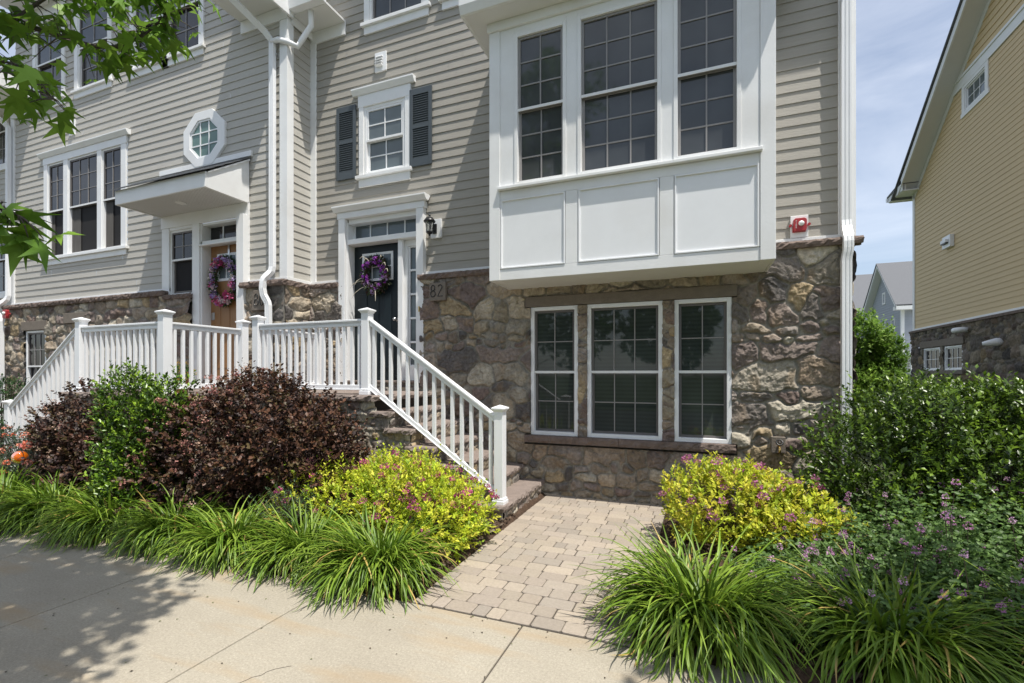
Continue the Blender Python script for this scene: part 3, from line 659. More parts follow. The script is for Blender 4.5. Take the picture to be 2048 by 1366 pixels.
b = MB(); b.prism([(4.95, 7.37), (WL-0.001, 7.37), (WL-0.001, 7.93), (4.95, 7.53)], -13.02, -12.99, 'x'); b.build('rake_board', 'white', H2)
part('rake_board', 'white', H2, [(YL1+0.062, YL1+0.095, 5.0, 5.70, 7.16, 7.55)])
part('frieze', 'white', H2, [(YL1+0.03, YL1+0.06, 5.70, 6.13, 7.10, 7.23)])
b = MB(); b.prism([(4.97, 7.5), (WL-0.001, 7.9), (WL-0.001, 7.50), (5.0, 7.45)], -7.0, YL1+0.061, 'x'); b.build('roof', 'shingle', H2)
b = MB(); b.prism([(4.97, 7.5), (WL-0.001, 7.9), (WL-0.001, 7.50), (5.0, 7.45)], -14.2, -13.02, 'x'); b.build('roof', 'shingle', H2)
part('dormer_eave', 'soffit', H2, [(-13.4, -11.88, 5.2, WL-0.001, 9.18, 9.5)], label='upper eave over the far left third-floor window')
part('dormer_frieze', 'white', H2, [(-13.0, -11.90, WL-0.04, WL-0.001, 8.85, 9.178)])
part('dormer_eave', 'soffit', H2, [(-11.87, -7.0, 5.2, WL-0.001, 10.2, 10.5)])
MB().add([(-14.3, 5.0, 10.45), (-6.0, 5.0, 10.45), (-6.0, 11, 14), (-14.3, 11, 14)], [(0, 1, 2, 3)]).build('roof', 'shingle', H2)
# third-floor windows
for (x0, x1, nc, lab) in ((-12.92, -12.0, 2, 'third-floor window nearest the left corner'), (-11.45, -10.5, 2, 'third-floor window second from the left corner'), (-9.72, -8.88, 2, None), (-8.80, -7.98, 2, 'third-floor window nearest the corner downspout')):
    window(H2, x0, x1, 7.2, 8.85, WL, 2, nc, gl='glassbay', low='glassdark', depth=0.05, label=lab, fr=0.03)
    part('window_trim', 'white', H2, [(x0-0.115, x0, WL-0.03, WL, 7.17, 8.9), (x1, x1+0.115, WL-0.03, WL, 7.17, 8.9), (x0-0.115, x1+0.115, WL-0.03, WL, 7.05, 7.155), (x0, x1, WL-0.03, WL, 8.8505, 8.899), (x0-0.15, x1+0.15, WL-0.07, WL, 7.157, 7.2)])
# triple window, lower sashes raised
T0, T1 = 3.985, 5.90
TR = [(-12.49, -11.93, 2), (-11.78, -10.82, 3), (-10.68, -10.09, 2)]
for i, (x0, x1, nc) in enumerate(TR):
    window(H2, x0, x1, T0, T1, WL, 3, nc, gl='glassdark', low='open', grid2=False, depth=0.05, fr=0.03, mid=4.93, mw=0.012, sash='sashd', label=('left', 'wide middle', 'right')[i]+' window of the triple with raised lower sashes')
part('window_trim', 'white', H2, [(-12.62, -12.491, WL-0.03, WL, T0, T1), (-11.929, -11.781, WL-0.03, WL, T0, T1), (-10.819, -10.681, WL-0.03, WL, T0, T1), (-10.089, -9.94, WL-0.03, WL, T0, T1), (-12.64, -9.92, WL-0.034, WL, T1+0.001, 6.04), (-12.62, -9.94, WL-0.03, WL, 3.83, 3.93), (-12.68, -9.88, WL-0.07, WL, 3.932, 3.984)])
b = MB(); b.prism([(WL, 6.042), (WL-0.05, 6.042), (WL-0.095, 6.11), (WL-0.095, 6.13), (WL, 6.14)], -12.73, -9.83, 'x'); b.build('window_header', 'white', H2)
for (x0, x1) in ((-11.75, -11.45), (-10.65, -10.42), (-12.46, -12.34)):
    b = MB(); n = 14
    for i in range(n):
        a = x0+(x1-x0)*i/n; c = x0+(x1-x0)*(i+1)/n; ya = WL+0.045+0.012*(i % 2); yb = WL+0.045+0.012*((i+1) % 2); b.quad((a, ya-0.012, 4.04), (c, yb-0.012, 4.04), (c, yb-0.012, 4.90), (a, ya-0.012, 4.90))
    b.build('curtain', 'curtain', H2)
# octagonal window
oc = (-7.835, 5.60)
def octa(r): return [(oc[0]+r*1.085*math.cos(R(22.5+45*k)), oc[1]+r*math.sin(R(22.5+45*k))) for k in range(8)]
def ringmesh(r0, r1, ya, yb):
    b = MB(); A = octa(r0); B = octa(r1); vs = [(p[0], ya, p[1]) for p in A]+[(p[0], ya, p[1]) for p in B]+[(p[0], yb, p[1]) for p in A]+[(p[0], yb, p[1]) for p in B]; fs = []
    for i in range(8):
        j = (i+1) % 8; fs += [(i, j, 8+j, 8+i), (16+i, 24+i, 24+j, 16+j), (8+i, 8+j, 24+j, 24+i), (i, 16+i, 16+j, j)]
    return b.add(vs, fs)
ow = ringmesh(0.345, 0.50, WL-0.045, WL+0.01).build('octagonal_window', 'white', H2, bevel=0.003)
sub(ringmesh(0.315, 0.3445, WL-0.03, WL-0.014).build('sash', 'vinyl', None), ow)
p = octa(0.33); sub(MB().add([(q[0], WL-0.016, q[1]) for q in p], [tuple(range(7, -1, -1))]).build('pane', 'glassoct', None), ow)
subpart('muntins', 'vinyl', ow, [(oc[0]-0.115, oc[0]-0.095, WL-0.026, WL-0.017, 5.28, 5.92), (oc[0]+0.095, oc[0]+0.115, WL-0.026, WL-0.017, 5.28, 5.92), (oc[0]-0.34, oc[0]+0.34, WL-0.027, WL-0.0175, 5.49, 5.51), (oc[0]-0.34, oc[0]+0.34, WL-0.027, WL-0.0175, 5.70, 5.72)], 0)
# canopy
CY = 4.90
cn = part('canopy', 'soffit', H2, [(-8.90, -6.83, CY+0.01, WL-0.001, 4.385, 4.405)], label='white shed canopy over the tan front door')
sub(MB().prism([(CY, 4.37), (CY+0.03, 4.37), (CY+0.03, 4.60), (CY, 4.60)], -8.93, -6.80, 'x').build('fascia', 'white', None, bevel=0.003), cn)
for (a, c) in ((-6.83, -6.80), (-8.93, -8.90)):
    sub(MB().prism([(CY+0.031, 4.37), (WL-0.02, 4.37), (WL-0.02, 5.08), (CY+0.031, 4.60)], a, c, 'x').build('side_panel', 'white', None), cn)
sub(MB().prism([(CY+0.031, 4.585), (WL-0.02, 5.055), (WL-0.02, 5.085), (CY+0.031, 4.605)], -6.80, -6.775, 'x').build('rake_trim', 'white', None), cn)
b = MB()
for i in range(5):
    t0, t1 = i/5, (i+1)/5; ya = CY-0.06+(WL-CY+0.06)*t0; yb = CY-0.06+(WL-CY+0.06)*t1+0.01; za = 4.585+0.53*t0+0.016; zb = 4.585+0.53*t1
    b.prism([(ya, za-0.012), (yb, zb-0.002), (yb, zb+0.004), (ya, za)], -8.98, -6.76, 'x')
sub(b.build('canopy_roof', 'shingle', None), cn)
sub(MB().box(-8.98, -6.74, WL-0.04, WL-0.001, 5.125, 5.21).build('flashing', 'white', None, bevel=0.003), cn)
b = MB()
for i in range(40): b.box(-8.88+i*0.0505, -8.88+i*0.0505+0.003, CY+0.04, WL-0.01, 4.381, 4.3855)
sub(b.build('bead_grooves', 'sash', None), cn)
sub(MB().lathe([(0.075, 4.372), (0.085, 4.386)], -7.85, 5.25, 18).build('recessed_light', 'soffit', None), cn)
# door 80
d8 = 5.80
part('door_frame', 'white', H2, [(-8.91, -8.72, WL-0.04, WL, 3.0, 4.17), (-8.93, -6.80, WL-0.045, WL, 4.172, 4.383), (-8.11, -7.935, WL-0.05, WL+0.16, 1.47, 4.171), (-6.955, -6.80, WL-0.13, WL+0.16, 1.47, 4.171),
     (-7.934, -7.905, WL-0.02, d8+0.04, 1.47, 4.17), (-7.934, -6.956, WL-0.02, d8+0.04, 3.80, 3.86), (-7.95, -6.94, WL-0.06, WL, 3.775, 3.80), (-7.934, -6.956, WL-0.0, d8+0.04, 4.13, 4.17), (-8.7195, -8.1105, WL-0.03, WL+0.05, 4.1205, 4.1715)])
window(H2, -8.72, -8.112, 2.98, 4.12, WL, 2, 2, gl='glassdark', low='open', grid2=False, depth=0.05, label='small window left of the tan door, under the canopy', fr=0.035, mid=3.60, mw=0.012)
door = part('door', 'doortan', H2, [(-7.904, -6.99, d8, d8+0.045, 1.50, 3.80)], label='tan wood-grain front door')
subpart('door_panel', 'doortan', door, [(-7.80, -7.66, d8-0.007, d8, 1.7, 2.95), (-7.58, -7.44, d8-0.007, d8, 1.7, 2.95), (-7.36, -7.22, d8-0.007, d8, 1.7, 2.95)], 0.006)
subpart('glass_frame', 'vinyl', door, mould(-7.74, -7.07, 3.19, 3.66, d8, 0.045, 0.012)+[(-7.53, -7.51, d8-0.010, d8, 3.235, 3.615), (-7.30, -7.28, d8-0.010, d8, 3.235, 3.615)])
sub(MB().quad((-7.70, d8-0.003, 3.23), (-7.11, d8-0.003, 3.23), (-7.11, d8-0.003, 3.62), (-7.70, d8-0.003, 3.62)).build('pane', 'glasscurt', None), door)
subpart('deadbolt', 'steel', door, [(-7.87, -7.80, d8-0.02, d8, 2.53, 2.66), (-7.87, -7.80, d8-0.02, d8, 2.28, 2.40)], 0.008)
tr_ = MB().quad((-7.905, d8, 3.86), (-6.956, d8, 3.86), (-6.956, d8, 4.13), (-7.905, d8, 4.13)).build('transom', 'glassdark', H2)
subpart('muntins', 'vinyl', tr_, [(-7.60, -7.575, d8-0.015, d8-0.003, 3.86, 4.13), (-7.28, -7.255, d8-0.015, d8-0.003, 3.86, 4.13)])
stone_wall('door_riser', H2, (-8.1, 5.66, 1.36), 1.3, 0.14, 0.02, 45, amp=0.03, size=0.9)
# stone-framed window by the left stairs
window(H2, -13.17, -12.43, 1.2, 2.50, SL+0.0, 2, 3, gl='glassdark', low='glassdark', depth=0.06, frame='vinyl', label='narrow window in the stone behind the left stairs', mid=1.76, fr=0.045)
part('lintel', 'lintel', H2, [(-13.27, -12.33, SL-0.055, SL+0.04, 2.505, 2.69)], 0.006)
part('lintel', 'lintel', H2, [(-11.75, -10.9, SL-0.055, SL+0.04, 2.60, 2.80)], 0.006)

# ---- downspouts: ribbed rectangular pipes with elbows
def pipe(name, parent, pts, w=0.085, d=0.065, label=None):
    """rectangular tube swept along points lying in planes x=const or y=const"""
    b = MB(); P = [Vector(p) for p in pts]; prof = []
    for (sx, sy) in ((-1, -1), (-.6, -1), (-.6, -.86), (-.2, -.86), (-.2, -1), (.2, -1), (.2, -.86), (.6, -.86), (.6, -1), (1, -1), (1, 1), (-1, 1)): prof.append((sx*w/2, sy*d/2))
    vs = []
    for i, p in enumerate(P):
        t = (P[min(i+1, len(P)-1)]-P[max(i-1, 0)]).normalized()
        out = Vector((0, -1, 0)); side = t.cross(out)
        if side.length < 0.3: side = Vector((1, 0, 0))
        side.normalize()
        if side.x < 0: side = -side
        o_ = side.cross(t)
        if o_.y > 0: o_ = -o_
        for (a, c) in prof: vs.append(p+side*a-o_.normalized()*c)
    n = len(prof); fs = []
    for i in range(len(P)-1):
        for k in range(n): fs.append((i*n+k, i*n+(k+1) % n, (i+1)*n+(k+1) % n, (i+1)*n+k))
    fs += [tuple(range(n)), tuple(range((len(P)-1)*n, len(P)*n))]
    o = b.add(vs, fs).build(name, 'vinyl', parent)
    if label: o['label'] = label
    return o
def elbow(p0, p1, n=5):
    """S-curve offset between two vertical runs"""
    p0 = Vector(p0); p1 = Vector(p1); r = []
    for i in range(n+1):
        t = i/n; s = t*t*(3-2*t); r.append((p0.x+(p1.x-p0.x)*s, p0.y+(p1.y-p0.y)*s, p0.z+(p1.z-p0.z)*t))
    return r
pipe('downspout', H1, [(1.455, 6.085, 9.3), (1.455, 6.085, 3.25)]+elbow((1.455, 6.08, 3.22), (1.455, 5.99, 3.0))[1:]+elbow((1.455, 5.99, 2.93), (1.44, 6.0, 2.80), 3)+[(1.44, 6.0, 0.1)], 0.09, 0.068, label='ribbed downspout at the right-hand corner')
pipe('downspout', H2, [(-6.52, 5.05, 7.36), (-6.50, 5.1, 7.2), (-6.30, 5.50, 6.93), (-6.235, 5.585, 6.80), (-6.235, 5.585, 3.28)]+elbow((-6.235, 5.585, 3.25), (-6.31, 5.48, 3.04))[1:]+[(-6.315, 5.475, 2.93)]+elbow((-6.31, 5.48, 2.87), (-6.225, 5.50, 2.66))[1:]+[(-6.22, 5.51, 1.36)], label='downspout at the corner between the two doors')
b = MB(); b.tube([(-5.62, 5.75, 7.25), (-5.66, 5.80, 7.05), (-5.80, 5.75, 6.83), (-5.86, 5.72, 6.72), (-5.95, 5.62, 6.75), (-6.10, 5.58, 6.80), (-6.24, 5.575, 6.80)], 0.042, 10)
o = b.build('gutter_elbow', 'vinyl', H2, smooth=True)
pipe('downspout', H2, [(-13.95, 5.1, 7.36), (-13.95, 5.15, 7.22), (-13.86, 5.52, 6.98), (-13.82, 5.575, 6.88), (-13.82, 5.575, 3.28)]+elbow((-13.82, 5.57, 3.25), (-13.98, 5.45, 3.0))[1:]+elbow((-13.98, 5.45, 2.95), (-13.84, 5.47, 2.72))[1:]+[(-13.84, 5.48, 0.2)], label='downspout at the far left corner')
b = MB()
for z in (6.6, 5.0, 3.9): b.box(-6.18, -6.165, 5.60, 5.63, z, z+0.02)
b.build('downspout_strap', 'steel', H2)

# ================================================================ NEIGHBOUR beyond the left corner
H3 = empty('townhouse', (-17, 6.4, 0), 'next townhouse at the far left edge, set back behind the downspout', 'townhouse', 'attached townhouses in the row')
N = 6.2
siding('siding_wall', H3, (0, N, 0), -20, -13.86, 2.72, 9.0, EXP, 'sidingL', [(-16.3, -15.34, 3.5, 5.2), (-16.3, -15.34, 6.6, 8.3)], seed=8)
stone_wall('stone_wall', H3, (-20, N-0.05, 0), 6.15, 2.66, 0.04, 51, amp=0.05)
part('trim_strip', 'white', H3, [(-20, -13.9, N-0.04, N, 2.66, 2.72)])
for z in (3.55, 6.62):
    window(H3, -16.25, -15.4, z, z+1.6, N, 2, 3, gl='glassbay', depth=0.05)
    part('window_trim', 'white', H3, [(-15.4, -15.29, N-0.03, N, z-0.05, z+1.65), (-16.4, -15.28, N-0.05, N, z-0.14, z-0.001)])
part('eave', 'soffit', H3, [(-20, -13.9, 5.2, N-0.001, 7.75, 7.85)])
b = MB(); b.prism([(5.2, 7.76), (5.09, 7.78), (5.07, 7.92), (5.2, 7.92)], -20, -13.9, 'x'); b.build('gutter', 'vinyl', H3)
b = MB(); b.prism([(5.1, 7.9), (N+3, 9.9), (N+3, 9.8), (5.1, 7.86)], -20, -13.9, 'x'); b.build('roof', 'shingle', H3)

# ================================================================ STAIRS AND LANDINGS
FY = 4.68; RISE = 0.192; LZ = 1.345
S1 = empty('stone_steps', (-3.7, 5.4, 0), 'stone steps with brown treads and landing leading up to the dark teal door', 'steps', 'stone entrance steps')
stone_wall('stone_face', S1, (-5.72, FY+0.03, 0), 2.13, LZ-0.07, 0.0125, 61, amp=0.045)
def core(par, x0, x1, y0, y1, z): MB().box(x0, x1, y0, y1, -0.05, z).build('core', 'joint', par)
for k in range(6):
    z = RISE*(k+1); x1 = -1.93-0.29*k; x0 = -3.61 if k < 6 else -5.7
    zb = z-0.06
    # risers (+x face) and front face of each tier
    if k < 6:
        stone_wall('stone_riser', S1, (x1-0.03, FY+0.03, z-RISE-(0.0 if k == 0 else 0.0)), 6.10-FY-0.03, RISE-0.055, 0.012, 70+k, rz=R(90), amp=0.03, size=0.8)
        stone_wall('stone_side', S1, (x1-0.33, FY+0.03, 0), 0.30, zb+0.005, 0.0125, 80+k, amp=0.04, edge_r=True)
    rough_slab('tread', 'cap', S1, x1-0.36, x1, FY-0.02, 6.12, zb, z, 90+k, 0.009, step=0.03)
core(S1, -5.7, -1.975, FY+0.06, 6.1, 0.12)
for k in range(1, 7): core(S1, -5.7, -1.96-0.29*k, FY+0.06, 6.1, RISE*k+0.12) if k < 6 else core(S1, -5.7, -3.71, FY+0.06, 6.1, 1.27)
rough_slab('landing_slab', 'cap', S1, -5.78, -3.60, FY-0.05, 6.12, LZ-0.07, LZ, 99, 0.012)
S2 = empty('stone_steps', (-8.4, 4.8, 0), 'stone landing and steps behind the shrubs, leading up to the tan door', 'steps', 'stone entrance steps')
LY = 3.98
stone_wall('stone_face', S2, (-8.45, LY+0.03, 0), 2.2, LZ-0.07, 0.025, 62, amp=0.045)
stone_wall('stone_face', S2, (-6.27, LY+0.03, 0), 1.6, LZ-0.07, 0.025, 63, rz=R(90), amp=0.045)
core(S2, -8.4, -6.31, LY+0.07, 5.6, 1.27)
rough_slab('landing_slab', 'cap', S2, -8.48, -6.22, LY-0.03, 5.6, LZ-0.07, LZ, 98, 0.012)
rough_slab('landing_slab', 'cap', S2, -6.24, -5.80, 5.0, 5.62, LZ-0.07, LZ-0.002, 97, 0.01)
stone_wall('stone_face', S2, (-6.25, 5.04, 0), 0.45, LZ-0.07, 0.02, 64, amp=0.045)
for k in range(6):
    z = LZ-RISE*(k+1)*0.98; x0 = -8.46-0.30*(k+1)
    MB().box(x0+0.03, x0+0.40, LY+0.08, 5.56, -0.05, z-0.065).build('core', 'joint', S2)
    stone_wall('stone_side', S2, (x0+0.02, LY+0.03, 0), 0.31, max(0.08, z-0.06), 0.025, 110+k, amp=0.04)
    rough_slab('tread', 'cap', S2, x0, x0+0.36, LY-0.02, 5.58, z-0.06, z, 120+k, 0.009)

# ================================================================ RAILINGS
def post(parent, x, y, z, h=1.075, s=0.105):
    b = MB(); r = s/2; b.box(x-r, x+r, y-r, y+r, z+0.005, z+h-0.04)
    o = b.build('newel_post', 'vinyl', parent, bevel=0.004)
    b = MB(); q = s/2+0.018
    b.box(x-q, x+q, y-q, y+q, z, z+0.05); b.box(x-q+0.008, x+q-0.008, y-q+0.008, y+q-0.008, z+0.052, z+0.075); sub(b.build('base_moulding', 'vinyl', None, bevel=0.005), o)
    b = MB(); q = s/2+0.02; zz = z+h-0.045
    def sq(q, z): return [(x-q, y-q, z), (x+q, y-q, z), (x+q, y+q, z), (x-q, y+q, z)]
    lv = [sq(r+0.002, zz-0.03), sq(q-0.006, zz-0.008), sq(q+0.004, zz), sq(q+0.004, zz+0.015), sq(q-0.012, zz+0.022), sq(0.004, zz+0.045)]
    vs = [p for l in lv for p in l]; fs = [tuple(range(3, -1, -1)), tuple(range(20, 24))]
    for l in range(5):
        for i in range(4): fs.append((l*4+i, l*4+(i+1) % 4, l*4+4+(i+1) % 4, l*4+4+i))
    sub(b.add(vs, fs).build('post_cap', 'vinyl', None, bevel=0.002), o)
def rail_run(parent, A, B, ztop=0.93, zbot=0.09, sp=0.112, bs=0.036):
    """A,B points on the walking line (x,y,z)"""
    A = Vector(A); B = Vector(B)
    b = MB(); b.beam(A, B, 0.085, ztop-0.028, ztop); b.beam(A, B, 0.062, ztop-0.043, ztop-0.0285); b.beam(A, B, 0.046, ztop-0.085, ztop-0.0435)
    b.build('top_rail', 'vinyl', parent, bevel=0.005)
    b = MB(); b.beam(A, B, 0.046, zbot-0.02, zbot+0.03); b.beam(A, B, 0.07, zbot-0.035, zbot-0.0205); b.build('bottom_rail', 'vinyl', parent, bevel=0.004)
    n = int((B-A).xy.length/sp); proto = None; org = abs_origin(parent); r = bs/2; hh = ztop-0.075-zbot-0.02
    ang = math.atan2(B.y-A.y, B.x-A.x)
    for i in range(n):
        P = A+(B-A)*((i+.5)/n)
        if proto is None:
            m_ = MB().box(-r, r, -r, r, 0, hh); proto = m_.build('baluster', 'vinyl', parent, local=True); o = proto
        else:
            o = proto.copy(); C.objects.link(o); o.parent = parent
        o.location = np.array((P.x, P.y, P.z+zbot+0.02))-org; o.rotation_euler = (0, 0, ang)
RG = 'white railings round the entrance landings'
ry = 4.80
R1 = empty('railing', (-3.8, ry, LZ), 'white railing along the dark door landing and down its stairs to the path', 'railing', RG)
post(R1, -5.62, ry, LZ, 1.06); post(R1, -3.80, ry, LZ, 1.07); post(R1, -2.03, ry, 0.178, 1.085)
rail_run(R1, (-5.56, ry, LZ), (-3.855, ry, LZ))
rail_run(R1, (-3.75, ry, LZ-0.02), (-2.08, ry, 0.20), 0.95, 0.12)
R2 = empty('railing', (-5.66, 5.5, LZ), 'short white railing dividing the two landings, ending in a post at the stone wall', 'railing', RG)
post(R2, -5.68, 6.0, LZ, 1.02, 0.10); rail_run(R2, (-5.66, ry+0.06, LZ), (-5.68, 5.94, LZ), 0.90)
R3 = empty('railing', (-8.2, 4.1, LZ), 'white railing around the tan door landing and down the left-hand stairs', 'railing', RG)
ly = 4.09
post(R3, -8.22, ly, LZ-0.01, 1.075); post(R3, -6.42, ly, LZ, 1.09, 0.115); post(R3, -6.42, 5.22, LZ, 1.075); post(R3, -10.08, ly, 0.13, 1.07)
rail_run(R3, (-8.16, ly, LZ), (-6.48, ly, LZ)); rail_run(R3, (-6.42, ly+0.06, LZ), (-6.42, 5.16, LZ))
rail_run(R3, (-10.03, ly, 0.16), (-8.28, ly, LZ-0.02), 0.95, 0.12)

# ================================================================ SMALL FIXTURES
# wall lantern
LN = empty('wall_lantern', (-3.645, 6.12, 3.6), 'black glass lantern on a white block beside the dark teal door', 'lantern')
part('mounting_block', 'white', LN, [(-3.70, -3.525, WY-0.045, WY-0.005, 3.60, 3.875)])
b = MB(); b.box(-3.66, -3.59, 6.09, 6.113, 3.66, 3.80); b.tube([(-3.63, 6.10, 3.70), (-3.63, 6.07, 3.70), (-3.64, 6.035, 3.715)], 0.012, 8); b.build('back_plate', 'black', LN, bevel=0.004)
lx, lyy = -3.645, 5.995
b = MB(); b.lathe([(0.085, 3.80), (0.088, 3.812), (0.072, 3.832), (0.05, 3.862), (0.02, 3.875), (0.012, 3.885), (0.02, 3.897), (0.012, 3.91), (0.006, 3.925), (0.012, 3.935), (0.003, 3.95)], lx, lyy, 16); b.build('hood', 'black', LN, smooth=True)
b = MB(); b.lathe([(0.06, 3.80), (0.042, 3.655)], lx, lyy, 6); b.build('glass', 'lglass', LN)
b = MB()
for k in range(6):
    t = k*math.pi/3; b.tube([(lx+0.064*math.cos(t), lyy+0.064*math.sin(t), 3.80), (lx+0.046*math.cos(t), lyy+0.046*math.sin(t), 3.655)], 0.0055, 5)
b.lathe([(0.03, 3.63), (0.052, 3.648), (0.052, 3.66), (0.04, 3.665)], lx, lyy, 12); b.lathe([(0.012, 3.60), (0.02, 3.63)], lx, lyy, 8); b.build('cage', 'black', LN)
b = MB(); b.lathe([(0.012, 3.665), (0.012, 3.75), (0.004, 3.775)], lx, lyy, 8); b.build('bulb', 'lens', LN)
def text(s, size, mat_, parent, loc, rot, name='lettering', ext=0.001):
    cu = bpy.data.curves.new(name, 'FONT'); cu.body = s; cu.size = size; cu.extrude = ext; cu.align_x = 'CENTER'; cu.align_y = 'CENTER'
    t = bpy.data.objects.new(name, cu); C.objects.link(t); dg = bpy.context.evaluated_depsgraph_get()
    me = bpy.data.meshes.new_from_object(t.evaluated_get(dg)); bpy.data.objects.remove(t); me.materials.clear()
    o = link(name, me, parent, mats=[M[mat_]]); o.location = loc; o.rotation_euler = rot; return o
def alarm(x, y, z, label, s=1.0, plate=True):
    A = empty('fire_alarm', (x, y, z), label, 'fire alarm', 'red fire alarm strobes on the walls')
    def bx(n, m, q, bv=0.004): return MB().box(*[v*s for v in q]).build(n, m, A, bevel=bv, local=True)
    if plate: bx('backing_block', 'white', (-0.10, 0.10, -0.03, 0.001, -0.155, 0.13))
    b = MB(); b.prism([(-0.065*s, -0.085*s), (0.065*s, -0.085*s), (0.075*s, -0.05*s), (0.075*s, 0.065*s), (0.05*s, 0.085*s), (-0.05*s, 0.085*s), (-0.075*s, 0.065*s), (-0.075*s, -0.05*s)], -0.085*s, -0.031*s, 'y'); b.build('housing', 'red', A, bevel=0.006, local=True)
    bx('base', 'red', (-0.082, 0.07, -0.05, -0.030, -0.09, 0.0)); 
    b = MB(); b.lathe([(0.018*s, -0.062*s), (0.018*s, -0.032*s)], 0.105*s, 0, 12); b.lathe([(0.018*s, -0.062*s), (0.018*s, -0.032*s)], -0.105*s, 0, 12)
    o = b.build('lug', 'red', A, local=True); o.rotation_euler = (R(90), 0, 0); o.location = (0, -0.094*s, 0)
    b = MB(); b.lathe([(0.034*s, 0), (0.034*s, 0.012*s), (0.028*s, 0.026*s), (0.012*s, 0.034*s)], 0.012*s, 0.0, 16); o = b.build('strobe_lens', 'lens', A, smooth=True, local=True); o.rotation_euler = (R(90), 0, 0); o.location = (0, -0.085*s, 0.01*s)
    for i, ch in enumerate('FIRE'): text(ch, 0.028*s, 'lens', A, (-0.045*s, -0.0865*s, (0.045-i*0.027)*s), (R(90), 0, 0))
alarm(1.03, WY-0.01, 3.255, 'red fire alarm on a white block in the siding right of the bay', 0.86)
alarm(-13.68, SL-0.06, 2.87, 'small red fire alarm high on the stone beside the far left downspout', 1.05, False)
# vents
V1 = empty('wall_vent', (-4.6, WY, 6.43), 'white louvred vent in the siding above the small shuttered window', 'vent', 'white wall vents')
part('frame', 'vinyl', V1, [(-4.71, -4.50, WY-0.03, WY-0.0, 6.29, 6.585)])
b = MB()
for i in range(4): b.add([(-4.68, WY-0.034-0.012*i*0.6, 6.53-0.045*i), (-4.555, WY-0.034-0.012*i*0.6, 6.53-0.045*i), (-4.555, WY-0.065-0.008*i, 6.50-0.045*i), (-4.68, WY-0.065-0.008*i, 6.50-0.045*i), (-4.68, WY-0.031, 6.495-0.045*i), (-4.555, WY-0.031, 6.495-0.045*i)], [(0, 1, 2, 3), (3, 2, 5, 4), (0, 3, 4), (1, 5, 2)])
b.build('louvers', 'vinyl', V1)
V2 = empty('wall_vent', (-11.62, WL, 6.5), 'small white vent cap in the pale siding above the triple window', 'vent', 'white wall vents')
part('frame', 'vinyl', V2, [(-11.74, -11.55, WL-0.025, WL, 6.36, 6.66)]); part('hood', 'vinyl', V2, [(-11.70, -11.59, WL-0.07, WL-0.026, 6.5, 6.6)])
# house numbers
def tubes(name, lists, r, label, parent_loc):
    b = MB()
    for (p, cl) in lists: b.tube(p, r, 6, cl)
    o = b.build(name, 'black'); tag(o, label, 'house number', 'wrought house numbers on the stone'); return o
def ell(cx, cz, a, c, y, n=24, t0=0, t1=360): return [(cx+a*math.cos(R(t0+(t1-t0)*i/(n if abs(t1-t0) >= 360 else n-1))), y, cz+c*math.sin(R(t0+(t1-t0)*i/(n if abs(t1-t0) >= 360 else n-1)))) for i in range(n)]
def plate(x0, x1, z0, z1, y):
    return part('number_stone', 'lintel', None, [(x0, x1, y, y+0.05, z0, z1)], 0.006)
ny = 6.022
o = tubes('house_number', [(ell(-3.605, 2.845, 0.030, 0.040, ny), True), (ell(-3.605, 2.762, 0.038, 0.044, ny), True),
       ([(-3.52, ny, 2.865)]+ell(-3.487, 2.852, 0.032, 0.033, ny, 12, 150, -30)+[(-3.50, ny, 2.775), (-3.525, ny, 2.722), (-3.445, ny, 2.724)], False)], 0.0062, 'black metal house number 82 on the stone right of the dark door', None)
pl = part('backing_stone', 'lintel', o, [(-3.67, -3.40, ny+0.003, SY+0.03, 2.66, 2.92)], 0.008)
ny = 5.515
o = tubes('house_number', [(ell(-6.50, 2.815, 0.034, 0.045, ny), True), (ell(-6.50, 2.722, 0.042, 0.048, ny), True), (ell(-6.385, 2.768, 0.038, 0.095, ny), True)], 0.0065, 'black metal house number 80 on the stone between the tan door and the downspout', None)
pl = part('backing_stone', 'lintel', o, [(-6.60, -6.29, ny+0.003, SL+0.03, 2.60, 2.92)], 0.008)
# hose tap
T = empty('hose_tap', (0.81, 6.05, 0.83), 'black-handled hose tap low on the sunlit stone corner', 'tap')
b = MB(); b.box(0.74, 0.88, 6.02, 6.10, 0.72, 0.90); b.build('backing_block', 'lintel', T, bevel=0.006)
b = MB(); b.tube([(0.81, 6.02, 0.80), (0.81, 5.96, 0.80), (0.81, 5.93, 0.775), (0.81, 5.92, 0.735)], 0.014, 8); b.tube([(0.81, 5.965, 0.80), (0.81, 5.94, 0.845)], 0.009, 6); b.build('spout', 'brass', T, smooth=True)
b = MB(); b.tube([(0.81+0.032*math.cos(t), 5.935+0.018*math.sin(t), 0.85+0.026*math.sin(t)) for t in [2*math.pi*k/16 for k in range(16)]], 0.008, 6, True)
for k in range(3): t = math.pi*k/3; b.tube([(0.81+0.03*math.cos(t), 5.935+0.016*math.sin(t), 0.85+0.024*math.sin(t)), (0.81-0.03*math.cos(t), 5.935-0.016*math.sin(t), 0.85-0.024*math.sin(t))], 0.004, 5)
b.build('handle', 'black', T, smooth=True)
# doorbell
tag(part('doorbell', 'brass', None, [(-3.875, -3.855, 6.055, 6.069, 2.52, 2.60)], 0.003), 'small brass doorbell on the white door casing below the lantern', 'doorbell')

